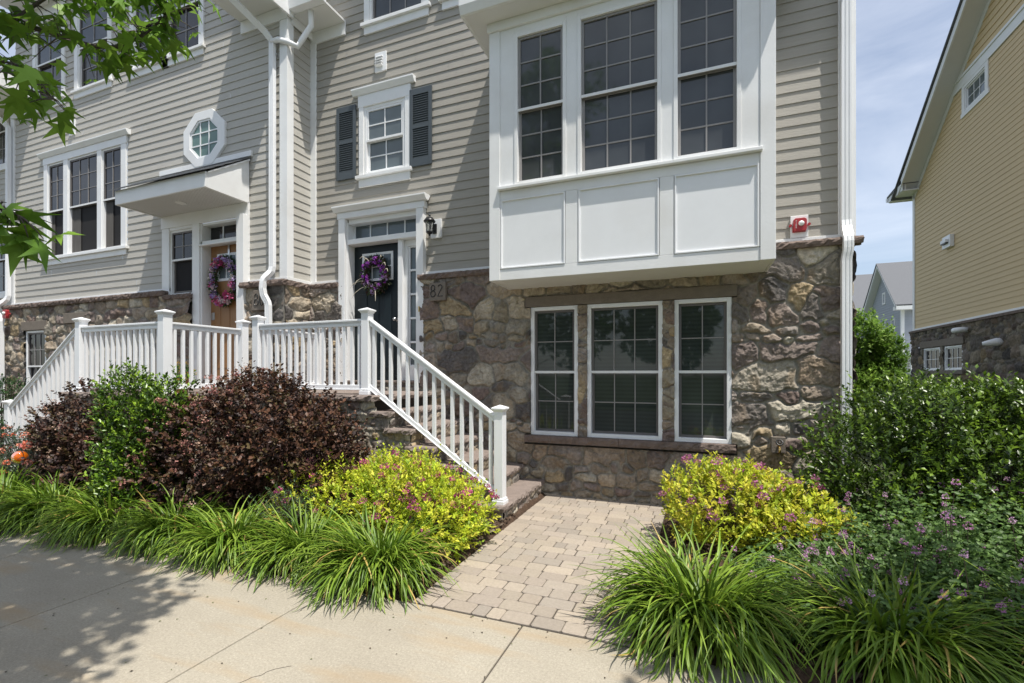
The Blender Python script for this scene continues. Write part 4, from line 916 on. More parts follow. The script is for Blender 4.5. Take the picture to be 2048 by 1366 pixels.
# ================================================================ FOLIAGE
def norm(a): return a/np.maximum(np.linalg.norm(a, axis=-1, keepdims=True), 1e-9)
def leafmesh(name, P, D, UP, Ls, Ws, tmpl, cols, parent, m):
    """P base (n,3), D direction, UP approx normal; tmpl=(verts k,3 [x across,y along,z lift], faces list)"""
    tv, tf = tmpl; n = len(P); k = len(tv); y = norm(D); x = norm(np.cross(y, UP)); z = np.cross(x, y)
    V = (P[:, None]+x[:, None]*(Ws[:, None]*tv[:, 0])[..., None]+y[:, None]*(Ls[:, None]*tv[:, 1])[..., None]+z[:, None]*(Ls[:, None]*tv[:, 2])[..., None]).reshape(-1, 3)
    F = []
    for f in tf: F.append(np.array(f)[None, :]+(np.arange(n)*k)[:, None])
    byk = {}
    for f in F: byk.setdefault(f.shape[1], []).append(f)
    me = fastmesh(name, V-abs_origin(parent), [np.concatenate(v) for v in byk.values()], np.repeat(cols, k, 0))
    return link(name, me, parent, mats=[M[m]])
T_OVAL = (np.array([(0, 0, 0), (-.5, .45, .06), (0, .5, -.03), (.5, .45, .06), (0, 1, -.10)]), [(0, 2, 1), (0, 3, 2), (1, 2, 4), (2, 3, 4)])
T_BROAD = (np.array([(0, 0, 0), (-.5, .3, .06), (-.42, .66, .03), (0, .5, -.04), (.42, .66, .03), (.5, .3, .06), (0, 1, -.14)]), [(0, 3, 2, 1), (0, 5, 4, 3), (2, 3, 6), (3, 4, 6)])
def ellip_pts(rs, c, r, n, shell=0.55):
    d = norm(rs.normal(size=(n, 3))); q = (shell**3+(1-shell**3)*rs.rand(n))**(1/3.)
    return np.array(c)+d*q[:, None]*np.array(r), d
def shrub(name, label, cat, loc, lobes, n_sprig, per, leaf_l, leaf_w, tmpl, palette, m, sprig_len, twig='twig', up=0.6, seed=0, tip=None, tipn=3, flowers=None, group=None, shell=0.55, rough=0.25, zmin=0.05, wild=0.12):
    rs = np.random.RandomState(seed); o = empty(name, loc, label, cat, group)
    vol = np.array([l[1][0]*l[1][1]*l[1][2] for l in lobes])**0.75; cnt = (n_sprig*vol/vol.sum()).astype(int)
    B = []; Dn = []
    for (c, r), k in zip(lobes, cnt):
        p, d = ellip_pts(rs, c, r, k, shell)
        d = norm(d/np.array(r)); bump = 1+rough*(vnoise(p[:, 0]+p[:, 1]*.7, p[:, 2]*1.3, 2.6, seed+50)-.5)
        p = np.array(c)+(p-np.array(c))*bump[:, None]; B.append(p); Dn.append(d)
    B = np.concatenate(B); Dn = np.concatenate(Dn)
    # drop points deep inside other lobes
    keep = B[:, 2] > zmin
    for (c, r) in lobes:
        q = (((B-np.array(c))/np.array(r))**2).sum(1); keep &= ~(q < 0.22)
    B = B[keep]; Dn = Dn[keep]; n = len(B)
    D = norm(Dn+np.array((0, 0, up))+rs.normal(size=(n, 3))*0.35)
    SL_ = sprig_len*rs.uniform(.6, 1.3, n); w_ = rs.rand(n) < wild; SL_[w_] *= 1.7
    # leaves along each sprig
    t = (np.arange(per)+.5)/per
    t = np.tile(t, (n, 1))+rs.uniform(-.05, .05, (n, per))
    Pb = B[:, None]+D[:, None]*(SL_[:, None]*t)[..., None]
    side = rs.normal(size=(n, per, 3)); side -= (side*D[:, None]).sum(-1, keepdims=True)*D[:, None]; side = norm(side)
    LD = norm(side*1.0+D[:, None]*(0.35+0.9*t[..., None])+np.array((0, 0, 0.12)))
    UPv = norm(D[:, None]*0.7+np.array((0, -0.1, 1.15))+rs.normal(size=(n, per, 3))*0.35)
    N_ = n*per; sz = rs.uniform(.5, 1.2, N_)
    pal = np.array(palette); base = pal[rs.randint(0, len(pal), n)]; cl = np.repeat(base[:, None], per, 1).reshape(-1, 3)*rs.uniform(.6, 1.38, (N_, 1))
    if tip is not None:
        k = (t > 0.7).reshape(-1) & np.repeat(rs.rand(n) < 0.5, per); cl[k] = np.array(tip)*rs.uniform(.8, 1.2, (k.sum(), 1))
    leafmesh('foliage', Pb.reshape(-1, 3), LD.reshape(-1, 3), UPv.reshape(-1, 3), leaf_l*sz, leaf_w*sz, tmpl, cl, o, m)
    # stems
    b = MB(); c0 = np.mean([l[0] for l in lobes], 0)
    idx = rs.choice(n, min(n, 160), replace=False)
    for i in idx:
        root = np.array([c0[0]+rs.uniform(-.25, .25)*lobes[0][1][0]+(B[i][0]-c0[0])*0.35, c0[1]+(B[i][1]-c0[1])*0.3, 0.0]); mid = root*0.45+B[i]*0.55+np.array((0, 0, .08)); tipp = B[i]+D[i]*SL_[i]
        b.tube([root, mid, B[i], tipp], [0.007, 0.005, 0.003, 0.0015], 4)
    b.build('stems', twig, o)
    if flowers:
        nf, rad, fpal, per_f, cond = flowers
        cand = np.arange(n)
        if cond is not None: cand = np.where(cond(B, Dn))[0]
        fi = rs.choice(cand, min(nf, len(cand)), replace=False)
        FP = B[fi]+D[fi]*SL_[fi][:, None]*1.02
        flower_heads(o, FP, D[fi], rad, fpal, per_f, rs)
    return o
def flower_heads(o, FP, FD, rad, fpal, per_f, rs, flat=0.45, name='flowers'):
    n = len(FP); u = norm(rs.normal(size=(n, per_f, 3))); ax = norm(FD*0.5+np.array((0, 0, .8)))[:, None]
    h = (u*ax).sum(-1, keepdims=True); u = u-ax*h*(1-flat)+ax*np.abs(h)*flat
    rr = rad*rs.uniform(.6, 1.2, n)
    P = FP[:, None]+u*rr[:, None, None]*rs.uniform(.7, 1.0, (n, per_f, 1)); Dd = norm(u+rs.normal(size=u.shape)*.5)
    col = np.array(fpal)[rs.randint(0, len(fpal), n)][:, None]*rs.uniform(.75, 1.3, (n, per_f, 1))
    N_ = n*per_f; s = np.repeat(rr, per_f)*rs.uniform(.38, .62, N_)
    leafmesh(name, P.reshape(-1, 3), Dd.reshape(-1, 3), norm(rs.normal(size=(N_, 3))), s, s*.9, T_OVAL, col.reshape(-1, 3), o, 'petal')

NB = [(0.075, 0.034, 0.022), (0.05, 0.024, 0.018), (0.11, 0.055, 0.032), (0.038, 0.022, 0.018), (0.085, 0.06, 0.024)]
NBF = [(0.50, 0.25, 0.21), (0.40, 0.18, 0.16), (0.58, 0.40, 0.30)]
shrub('ninebark_shrub', 'big dark purple-leaved shrub in front of the dark door landing', 'shrub', (-5.0, 3.9, 0),
      [((-4.45, 4.02, .82), (.88, .62, .66)), ((-5.1, 3.80, .72), (.85, .6, .66)), ((-5.45, 3.55, .38), (.55, .42, .42)), ((-4.9, 4.15, 1.15), (.42, .38, .48)), ((-3.95, 4.1, .55), (.6, .5, .55))], 4600, 9, 0.043, 0.032, T_BROAD, NB, 'darkleaf', 0.14,
      twig='twigr', seed=1, tip=(0.12, 0.055, 0.03), flowers=(210, 0.032, NBF, 30, lambda B, D: (D[:, 1] < 0.1) & (B[:, 2] > .25) & (B[:, 0] < -4.5)), group='purple-leaved shrubs below the landings', rough=0.5)
shrub('ninebark_shrub', 'smaller dark purple-leaved shrub beside the left-hand stair railing', 'shrub', (-7.5, 3.65, 0),
      [((-7.3, 3.65, .66), (.62, .42, .66)), ((-6.9, 3.6, .5), (.5, .4, .5))], 1900, 9, 0.043, 0.032, T_BROAD, NB, 'darkleaf', 0.13,
      twig='twigr', seed=2, flowers=(60, 0.026, NBF, 24, lambda B, D: (D[:, 1] < 0.2) & (B[:, 2] > .5)), group='purple-leaved shrubs below the landings', rough=0.5)
GR = [(0.07, 0.14, 0.012), (0.10, 0.19, 0.015), (0.05, 0.10, 0.01), (0.09, 0.17, 0.015)]
shrub('holly_shrub', 'bright glossy green shrub between the two purple-leaved shrubs', 'shrub', (-5.75, 3.45, 0),
      [((-5.85, 3.45, .80), (.34, .32, .72)), ((-5.40, 3.50, 1.14), (.30, .26, .40)), ((-6.02, 3.45, 1.20), (.28, .26, .36)), ((-5.75, 3.4, .45), (.36, .30, .42))], 2300, 10, 0.048, 0.025, T_OVAL, GR, 'gloss', 0.12, seed=3, up=.8,
      tip=(0.24, 0.37, 0.03), rough=0.6)
shrub('holly_hedge', 'large glossy dark green shrub covering the right-hand corner of the stone house', 'shrub', (2.3, 5.5, 0),
      [((1.65, 5.25, .60), (.74, .62, .66)), ((1.55, 4.95, .38), (.50, .42, .42)), ((2.3, 5.1, .62), (.80, .62, .62)), ((2.45, 5.45, .95), (.95, .72, .66)), ((3.5, 5.6, .85), (1.1, .8, .78)), ((1.95, 5.3, 1.12), (.52, .45, .42))], 10500, 10, 0.048, 0.026, T_OVAL, [(0.055, 0.105, 0.011), (0.075, 0.135, 0.013), (0.035, 0.068, 0.008), (0.085, 0.15, 0.014)], 'gloss', 0.14, seed=4, up=.7,
      tip=(0.17, 0.27, 0.025), rough=0.75)
SPY = [(0.56, 0.63, 0.045), (0.64, 0.66, 0.055), (0.48, 0.58, 0.04), (0.62, 0.60, 0.07), (0.34, 0.49, 0.04)]
SPF = [(0.50, 0.10, 0.24), (0.42, 0.09, 0.22), (0.36, 0.10, 0.18), (0.3, 0.10, 0.12)]
shrub('spirea_shrub', 'low lime yellow shrub with pink flowers at the foot of the stairs', 'shrub', (-2.8, 3.95, 0),
      [((-3.35, 3.95, .28), (.74, .5, .36)), ((-2.45, 4.02, .31), (.70, .52, .36)), ((-2.85, 4.1, .36), (.72, .45, .32)), ((-2.1, 3.75, .22), (.32, .32, .28))], 3000, 11, 0.042, 0.022, T_OVAL, SPY, 'leaf', 0.12,
      twig='twig', seed=5, up=.9, flowers=(120, 0.034, SPF, 44, lambda B, D: (D[:, 2] > -0.1)), group='lime yellow flowering shrubs', rough=0.6, wild=.08)
shrub('spirea_shrub', 'golden yellow shrub with purple-pink flowers right of the path', 'shrub', (.45, 4.85, 0),
      [((0.20, 4.85, .32), (.52, .5, .37)), ((0.74, 4.75, .28), (.46, .45, .33)), ((0.40, 5.0, .43), (.46, .4, .32)), ((0.80, 4.5, .20), (.38, .3, .25))], 2100, 11, 0.050, 0.025, T_OVAL, [(0.58, 0.60, 0.05), (0.66, 0.62, 0.07), (0.50, 0.57, 0.045), (0.38, 0.48, 0.04)], 'leaf', 0.12,
      twig='twig', seed=6, up=.9, flowers=(62, 0.038, [(0.52, 0.20, 0.36), (0.44, 0.16, 0.30), (0.36, 0.12, 0.22)], 50, lambda B, D: (D[:, 2] > -0.1)), group='lime yellow flowering shrubs', rough=0.6, wild=.08)
shrub('rose_bush', 'low rose bush with coral blooms in front of the left stair newel', 'shrub', (-8.3, 3.6, 0),
      [((-8.35, 3.62, .42), (.62, .34, .40)), ((-7.95, 3.55, .32), (.45, .3, .32)), ((-9.1, 3.6, .40), (.6, .3, .42))], 1100, 9, 0.032, 0.02, T_OVAL, [(0.045, 0.075, 0.04), (0.06, 0.095, 0.05), (0.035, 0.06, 0.03)], 'gloss', 0.12, seed=7,
      flowers=(34, 0.055, [(0.72, 0.22, 0.13), (0.78, 0.33, 0.22), (0.70, 0.25, 0.25)], 40, lambda B, D: (D[:, 1] < 0.1) & (D[:, 2] > -.2)))
shrub('evergreen_shrub', 'dark green shrub at the far left edge beneath the downspout', 'shrub', (-12.4, 4.9, 0),
      [((-12.4, 4.9, .75), (.85, .45, .72))], 800, 9, 0.05, 0.026, T_OVAL, [(0.025, 0.07, 0.015), (0.035, 0.10, 0.02)], 'gloss', 0.14, seed=8)
shrub('fern_plant', 'small grey-green feathery plant between the grassy clumps and the yellow shrub', 'plant', (-3.75, 3.45, 0),
      [((-3.72, 3.50, .2), (.28, .2, .22))], 260, 14, 0.03, 0.007, T_OVAL, [(0.13, 0.22, 0.10), (0.16, 0.26, 0.12)], 'leaf', 0.14, seed=9)
# shrubs between the houses, in the distance
shrub('garden_tree', 'young light green tree between the houses, beside the far stone corner', 'tree', (6.5, 24.7, 0), [((6.5, 24.7, 2.9), (.85, .7, 1.1)), ((6.45, 24.7, 1.3), (.95, .8, 1.1))], 2000, 8, 0.15, 0.09, T_OVAL, [(0.2, 0.34, 0.05), (0.16, 0.28, 0.04), (0.25, 0.38, 0.07)], 'leaf', 0.25, seed=10, group='young trees between the houses', rough=.6)
shrub('garden_tree', 'bushy young tree in front of the pale blue house', 'tree', (7.3, 25.0, 0), [((7.3, 25.0, 2.2), (.75, .7, 1.1)), ((7.35, 25.0, 1.1), (.9, .8, 1.0))], 1900, 8, 0.15, 0.07, T_OVAL, [(0.13, 0.24, 0.03), (0.16, 0.28, 0.04), (0.10, 0.19, 0.025)], 'leaf', 0.25, seed=11, group='young trees between the houses', rough=.6)

# ---- daylily clumps
def daylily(x, y, nb, Lb, label, seed, lean=(0, 0), rad=0.19, z=0.03, wd=0.0165):
    nb = int(nb*1.25); rs = np.random.RandomState(seed); o = empty('daylily_clump', (x, y, z), label, 'ornamental grass', 'grassy daylily clumps edging the sidewalk')
    K = 9; th = rs.rand(nb)*2*math.pi; r0 = rad*np.sqrt(rs.rand(nb)); L_ = Lb*rs.uniform(.6, 1.1, nb)
    base = np.stack([x+r0*np.cos(th+rs.normal(size=nb)*.5), y+r0*np.sin(th)*.85, np.full(nb, z)], 1)
    hd = norm(np.stack([np.cos(th)+lean[0], np.sin(th)+lean[1]], 1)); a0 = rs.uniform(.02, .95, nb); curv = rs.uniform(1.3, 2.9, nb)*np.where(rs.rand(nb) < .14, .4, 1)
    s = np.linspace(0, 1, K); P = np.zeros((nb, K, 3)); P[:, 0] = base; T = np.zeros((nb, K, 3)); ang = a0.copy()
    sw = rs.uniform(-.9, .9, nb)
    for i in range(K):
        hx = hd[:, 0]*np.cos(sw*s[i])-hd[:, 1]*np.sin(sw*s[i]); hy = hd[:, 0]*np.sin(sw*s[i])+hd[:, 1]*np.cos(sw*s[i])
        ang = np.minimum(a0+curv*s[i]**1.35, 2.75); T[:, i] = np.stack([np.sin(ang)*hx, np.sin(ang)*hy, np.cos(ang)], 1)
        if i: P[:, i] = P[:, i-1]+T[:, i]*(L_/(K-1))[:, None]
    P[..., 2] = np.maximum(P[..., 2], 0.006+0.01*rs.rand(nb)[:, None])
    w_ = np.array([.55, .85, 1, 1, .95, .85, .68, .42, .03]); side = norm(np.cross(T, np.array((0, 0, 1.))+1e-3)); nrm = np.cross(side, T)
    W = wd*rs.uniform(.7, 1.2, nb)[:, None, None]*w_[None, :, None]/2
    V = np.stack([P-side*W+nrm*W*.5, P, P+side*W+nrm*W*.5], 2)   # nb,K,3,3
    I = np.arange(nb*K*3).reshape(nb, K, 3)
    F = np.concatenate([np.stack([I[:, :-1, j], I[:, :-1, j+1], I[:, 1:, j+1], I[:, 1:, j]], -1).reshape(-1, 4) for j in (0, 1)])
    pal = np.array([(0.145, 0.245, 0.022), (0.185, 0.29, 0.028), (0.095, 0.175, 0.018), (0.23, 0.33, 0.04)]); c = pal[rs.randint(0, 4, nb)]*rs.uniform(.65, 1.3, (nb, 1))
    dry = rs.rand(nb) < .02; c[dry] = (0.5, 0.36, 0.10)
    cc = np.repeat(c[:, None], K, 1)*np.array([1.0]*K)[None, :, None]; kink = (rs.rand(nb) < .05); P[kink, 5:, 2] -= np.linspace(.03, .14, K-5)*rs.uniform(.6, 1.2, (kink.sum(), 1)); P[..., 2] = np.maximum(P[..., 2], .006); V = np.stack([P-side*W+nrm*W*.5, P, P+side*W+nrm*W*.5], 2); old = (rs.rand(nb) < .05); cc[old, -2:] = (0.4, 0.28, 0.1)
    me = fastmesh('blades', V.reshape(-1, 3)-abs_origin(o), F, np.repeat(cc.reshape(-1, 3), 3, 0), smooth=False)
    link('blades', me, o, mats=[M['blade']]); return o
DL = [(-2.36, 3.12, 640, .66, 'grassy clump at the left edge of the paver path', (-.05, -.25)), (-3.14, 3.16, 560, .58, 'grassy clump in front of the lime yellow shrub, next left of the path-side clump', (0, -.25)),
      (-3.90, 3.06, 560, .58, 'grassy clump with a few yellowed blades, in front of the small feathery plant', (0, -.3)), (-4.68, 3.08, 560, .58, 'grassy clump in front of the middle of the big purple shrub', (0, -.3)),
      (-5.58, 3.02, 600, .65, 'grassy clump at the left end of the big purple shrub', (0, -.35)), (-6.55, 3.0, 600, .68, 'grassy clump in front of the glossy green shrub', (0, -.35)),
      (-7.6, 3.02, 560, .68, 'grassy clump in front of the smaller purple shrub', (0, -.35)), (-8.65, 3.05, 460, .68, 'grassy clump in front of the rose bush', (0, -.3)), (-9.7, 3.1, 330, .72, 'leftmost grassy clump at the frame edge', (0, -.3)),
      (0.0, 3.22, 760, .74, 'large sunlit grassy clump right of the paver path', (-.05, -.25)), (1.0, 3.25, 660, .68, 'dark grassy clump among the clover, second right of the path', (0, -.25)), (1.9, 3.40, 560, .68, 'shaded grassy clump in the bottom right corner', (0, -.2))]
for i, (x, y, nb, Lb, lab, ln) in enumerate(DL): daylily(x, y, nb, Lb, lab, 200+i, ln)

# ---- clover patch (stuff)
rs = np.random.RandomState(77); n = 2300
cx = rs.uniform(.30, 3.1, n); cy = rs.uniform(3.15, 4.95, n); k = (cy < 4.9-(1.1-np.clip(cx, 0, 1.1))*.9) ; cx = cx[k]; cy = cy[k]; n = len(cx)
ch = (0.18+0.52*np.clip((cx-.4)/1.2, 0, 1)*np.clip((cy-3.0)/.9, 0.35, 1))*rs.uniform(.4, 1.15, n)
CL = empty('clover_patch', (1.2, 4.0, 0), 'spreading patch of clover with small round pink-purple flower heads below the dark green shrub', 'clover'); CL['kind'] = 'stuff'
b = MB()
top = np.stack([cx+rs.normal(size=n)*.05, cy+rs.normal(size=n)*.05, ch], 1)
NL = 11; tt = rs.uniform(.45, 1.0, (n, NL)); root = np.stack([cx, cy, np.zeros(n)], 1)
PP = root[:, None]+(top-root)[:, None]*tt[..., None]+rs.normal(size=(n, NL, 3))*.045; PP[..., 2] = np.maximum(PP[..., 2], .02)
P3 = np.repeat(PP.reshape(-1, 3), 3, 0); m3 = len(P3); aa = np.tile(np.arange(3)*2.094, m3//3)+np.repeat(rs.rand(m3//3)*6.28, 3)
D3 = np.stack([np.cos(aa), np.sin(aa), rs.uniform(-.5, .9, m3)], 1)
colc = np.array([(0.12, 0.21, 0.055), (0.16, 0.27, 0.07), (0.08, 0.15, 0.04)])[rs.randint(0, 3, m3)]*rs.uniform(.8, 1.2, (m3, 1))
leafmesh('clover_leaves', P3, D3, np.tile(np.array((0, -.25, .8)), (m3, 1))+rs.normal(size=(m3, 3))*.6, rs.uniform(.02, .036, m3), rs.uniform(.014, .025, m3), T_BROAD, colc, CL, 'leaf')['kind'] = 'stuff'
fi = rs.choice(np.where(ch > .17)[0], 260, replace=False); FT = top[fi]+np.array((0, 0, 1.))*rs.uniform(.03, .15, (len(fi), 1))
for i in range(len(fi)): b.tube([root[fi[i]], (root[fi[i]]+FT[i])/2+np.array((.01, 0, 0)), FT[i]], .0018, 4)
b.build('clover_stems', 'twig', CL)
flower_heads(CL, FT, np.tile(np.array((0, 0, 1.)), (len(FT), 1)), .019, [(0.64, 0.32, 0.56), (0.54, 0.25, 0.47), (0.68, 0.42, 0.60), (0.44, 0.2, 0.36)], 46, rs, flat=1.0, name='clover_heads')

# ---- litter on the sidewalk: stuff
rs = np.random.RandomState(88); n = 260; PX = rs.uniform(-7, 1.2, n); PY = 2.84-rs.rand(n)**2.2*1.7; an = rs.rand(n)*6.28; s_ = rs.uniform(.004, .013, n)
leafmesh('fallen_bits', np.stack([PX, PY, np.full(n, .003)], 1), np.stack([np.cos(an), np.sin(an), rs.uniform(0, .2, n)], 1), np.tile(np.array((0, 0, 1.)), (n, 1)), s_*1.6, s_, T_OVAL, np.array([(.06, .045, .03), (.10, .075, .05), (.13, .15, .05)])[rs.randint(0, 3, n)], None, 'darkleaf')
tag(bpy.data.objects['fallen_bits'], 'tiny dry leaf bits and mulch crumbs strewn on the sidewalk', 'litter', kind='stuff')
b = MB(); x, y = -2.25, 1.75
pts_ = [(x, y, .0012)]
for k in range(8): x += rs.uniform(.0, .035); y += .03; pts_.append((x, y, .0012))
b.tube(pts_, .0012, 4); o = b.build('sidewalk_crack', 'joint'); tag(o, kind='structure')

# ---- wreaths
def wreath(name, label, cx, y, cz, rx, rz_, th, leafc, fl, seed, spiky=False):
    rs = np.random.RandomState(seed); o = empty(name, (cx, y, cz), label, 'wreath', 'flower wreaths hung on the front doors')
    n = 900; t = rs.rand(n)*6.283; f = rs.rand(n)*6.283; q = th*np.sqrt(rs.rand(n))
    P = np.stack([cx+(rx+q*np.cos(f))*np.cos(t), y-th*.5+q*np.sin(f)*.7, cz+(rz_+q*np.cos(f))*np.sin(t)], 1)
    D = norm(np.stack([np.cos(t), np.full(n, -.7), np.sin(t)], 1)+rs.normal(size=(n, 3))*.8)
    leafmesh('greenery', P, D, norm(rs.normal(size=(n, 3))), rs.uniform(.04, .075, n), rs.uniform(.018, .03, n), T_OVAL, np.array(leafc)[rs.randint(0, len(leafc), n)], o, 'leaf')
    for (nf, rad, pal, per, sec) in fl:
        tt = rs.uniform(sec[0], sec[1], nf); FP = np.stack([cx+rx*np.cos(tt)+rs.normal(size=nf)*th*.35, np.full(nf, y-th*1.0)+rs.normal(size=nf)*th*.2, cz+rz_*np.sin(tt)+rs.normal(size=nf)*th*.35], 1)
        FD = np.tile(np.array((0, -1., .1)), (nf, 1)); 
        u = norm(rs.normal(size=(nf, per, 3))); Pq = FP[:, None]+u*rad*.7*rs.rand(nf, per, 1); col = np.array(pal)[rs.randint(0, len(pal), nf)][:, None]*rs.uniform(.75, 1.25, (nf, per, 1)); N_ = nf*per
        leafmesh('flowers', Pq.reshape(-1, 3), norm(u+np.array((0, -.5, 0))).reshape(-1, 3), norm(rs.normal(size=(N_, 3))), np.full(N_, rad*.62)*rs.uniform(.6, 1.1, N_), np.full(N_, rad*.5), T_BROAD, col.reshape(-1, 3), o, 'petal')
    b = MB(); b.tube([(cx+rx*math.cos(2*math.pi*k/24), y-th*.4, cz+rz_*math.sin(2*math.pi*k/24)) for k in range(24)], th*.35, 6, True); b.build('ring', 'twig', o)
    if spiky:
        b = MB()
        for k in range(9):
            a = rs.rand()*6.28; p0 = Vector((cx+rx*math.cos(a), y-th, cz+rz_*math.sin(a))); d = Vector((math.cos(a)+rs.uniform(-.5, .5), -.3, math.sin(a)*.6+rs.uniform(-.1, .3))); b.tube([p0, p0+d*.09, p0+d*.17+Vector((0, 0, -.03)), p0+d*.22+Vector((0, 0, -.10))], [.004, .005, .006, .002], 5)
        b.build('dried_grass', 'curtain' if False else 'cream', o)
    return o
M['cream'] = mat('cream_straw', (0.55, 0.5, 0.4), 0.8)
w1 = wreath('wreath', 'oval wreath of pink, white and lavender silk flowers on the tan door', -7.49, d8-0.02, 3.17, .26, .345, .085, [(0.03, 0.09, 0.025), (0.05, 0.12, 0.03)],
       [(60, .045, [(0.50, 0.38, 0.68), (0.64, 0.54, 0.78), (0.36, 0.22, 0.55)], 22, (0, 6.28)), (42, .05, [(0.78, 0.72, 0.66), (0.80, 0.64, 0.66)], 22, (0, 6.28)), (9, .075, [(0.55, 0.10, 0.25), (0.62, 0.16, 0.30)], 40, (0, 6.28)), (10, .06, [(0.62, 0.14, 0.28)], 30, (3.6, 5.6))], 31)
part('wreath_hanger', 'steel', w1, [(-7.47, -7.43, d8-0.018, d8-0.013, 3.45, 3.80)], 0)
wreath('wreath', 'twiggy wreath with deep purple flowers and dried grass on the dark teal door', -4.76, 6.26, 3.15, .185, .225, .085, [(0.035, 0.05, 0.02), (0.05, 0.075, 0.025), (0.06, 0.03, 0.02)],
       [(46, .032, [(0.26, 0.045, 0.42), (0.34, 0.07, 0.5), (0.42, 0.10, 0.5)], 16, (.3, 3.5)), (24, .03, [(0.34, 0.06, 0.48), (0.5, 0.35, 0.6)], 16, (3.5, 6.3)), (10, .028, [(0.45, 0.30, 0.55)], 14, (0, 6.28))], 33, True)

# ---- yellow flowers in a pot, glass globe, corner plant
PT = empty('flower_pot', (-6.62, 4.42, LZ), 'pot of small yellow flowers on the tan door landing behind the railing', 'flower pot')
b = MB(); b.lathe([(0.08, LZ), (0.11, LZ+.16), (0.12, LZ+.17), (0.12, LZ+.19), (0.1, LZ+.19)], -6.62, 4.42, 16); b.build('pot', 'pot', PT)
rs = np.random.RandomState(9); n = 260; P, D = ellip_pts(rs, (-6.62, 4.42, LZ+.26), (.17, .15, .12), n, .3)
leafmesh('foliage', P, norm(D+np.array((0, 0, .5))), norm(rs.normal(size=(n, 3))), np.full(n, .04), np.full(n, .02), T_OVAL, np.tile(np.array((.08, .18, .03)), (n, 1))*rs.uniform(.7, 1.3, (n, 1)), PT, 'leaf')
P, D = ellip_pts(rs, (-6.62, 4.42, LZ+.29), (.2, .16, .13), 40, .9); flower_heads(PT, P, D, .022, [(0.75, 0.42, 0.02), (0.8, 0.55, 0.03)], 14, rs)
G = empty('glass_globe', (-7.72, 3.22, 0), 'amber glass garden globe on a thin stake among the roses', 'garden globe')
b = MB(); b.lathe([(0.004, .66)]+[(0.078*math.sin(R(a)), .585-0.078*math.cos(R(a))) for a in range(165, 10, -12)][::1], -7.72, 3.22, 24); b.build('globe', 'amber', G, smooth=True)
b = MB(); b.tube([(-7.72, 3.22, 0), (-7.72, 3.22, .51)], .006, 6); b.tube([(-7.72+.085*math.cos(t), 3.22, .585+.085*math.sin(t)) for t in [R(20+k*20) for k in range(8)]]+[(-7.73, 3.22, .74)], .004, 5); b.build('stake', 'black', G)

# ================================================================ YELLOW HOUSE (gable flank facing the gap)
HY = empty('yellow_house', (6.7, 19.92, 0), 'tall yellow sided house with a stone base and steep white-trimmed gable roof at the right', 'house', None, rz=R(-90))
LOC = dict(local=True)
def lbox(name, m, p, boxes, bevel=0.0, label=None):
    b = MB()
    for q in boxes: b.box(*q)
    o = b.build(name, m, p, bevel=bevel, local=True)
    if label: o['label'] = label
    return o
W_ = 12.0; slope = 0.745; z_e = 7.58; PK = 6.0
def rake(z): t = max(0.0, (z-z_e)/slope); return (t, W_-t)
siding('siding_wall', HY, (0, 0, 0), 0.12, W_, 3.10, 9.44, 0.135, 'yellow', [(3.2, 4.5, 8.6, 9.44)], local=True, clip=lambda z: rake(z) if z > z_e else (0.12, W_), seed=15)
siding('gable_shingles', HY, (0, 0, 0), 0.12, W_, 9.78, 12.0, 0.19, 'yellow', local=True, clip=rake, seed=16, lap=0.02)
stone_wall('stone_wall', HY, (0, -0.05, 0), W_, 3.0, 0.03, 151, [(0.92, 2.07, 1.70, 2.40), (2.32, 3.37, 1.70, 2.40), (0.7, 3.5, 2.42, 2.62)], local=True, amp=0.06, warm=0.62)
lbox('stone_ledge', 'ledge', HY, [(-0.05, W_, -0.13, -0.0, 2.96, 3.03)], 0.006)
lbox('trim_strip', 'white', HY, [(0, W_, -0.04, 0, 3.031, 3.10)])
lbox('corner_board', 'white', HY, [(-0.03, 0.12, -0.03, 0.12, 3.101, 7.66)])
lbox('gable_band', 'white', HY, [(2.25, W_-2.25, -0.035, 0, 9.45, 9.70), (2.6, W_-2.6, -0.06, 0, 9.702, 9.77)], label='broad white band across the gable')
lbox('body', 'yellow', HY, [(0.05, W_-0.1, 0.14, 9.0, 0.0, z_e)])
b = MB(); b.prism([(0.03, z_e), (W_-0.03, z_e), (PK, z_e+PK*slope-0.02)], 0.14, 9.0, 'y'); b.build('gable', 'yellow', HY, local=True)
# rake: soffit, fascia, shingles
for sgn in (0, 1):
    def mx_(x): return x if sgn == 0 else W_-x
    e0 = 0.15
    def sl(x, off): return z_e+slope*x+off
    b = MB(); b.prism([(mx_(e0), sl(e0, 0)), (mx_(PK), sl(PK, 0)), (mx_(PK), sl(PK, 0.03)), (mx_(e0), sl(e0, 0.03))], -0.46, 0.02, 'y'); b.build('soffit', 'soffit', HY, local=True)
    b = MB(); b.prism([(mx_(e0), sl(e0, -0.06)), (mx_(PK), sl(PK, -0.06)), (mx_(PK), sl(PK, 0.16)), (mx_(e0), sl(e0, 0.16))], -0.50, -0.461, 'y'); b.build('rake_board', 'white', HY, local=True)
    b = MB(); b.prism([(mx_(0.05), sl(0.05, -0.19)), (mx_(PK), sl(PK, -0.19)), (mx_(PK), sl(PK, -0.001)), (mx_(0.05), sl(0.05, -0.001))], -0.03, -0.001, 'y'); b.build('frieze', 'white', HY, local=True)
    b = MB(); b.prism([(mx_(e0-0.45), sl(e0-0.45, 0.24)), (mx_(PK), sl(PK, 0.162)), (mx_(PK), sl(PK, 0.20)), (mx_(e0-0.45), sl(e0-0.45, 0.29))], -0.55, 9.4, 'y'); b.build('roof', 'shingle', HY, local=True)
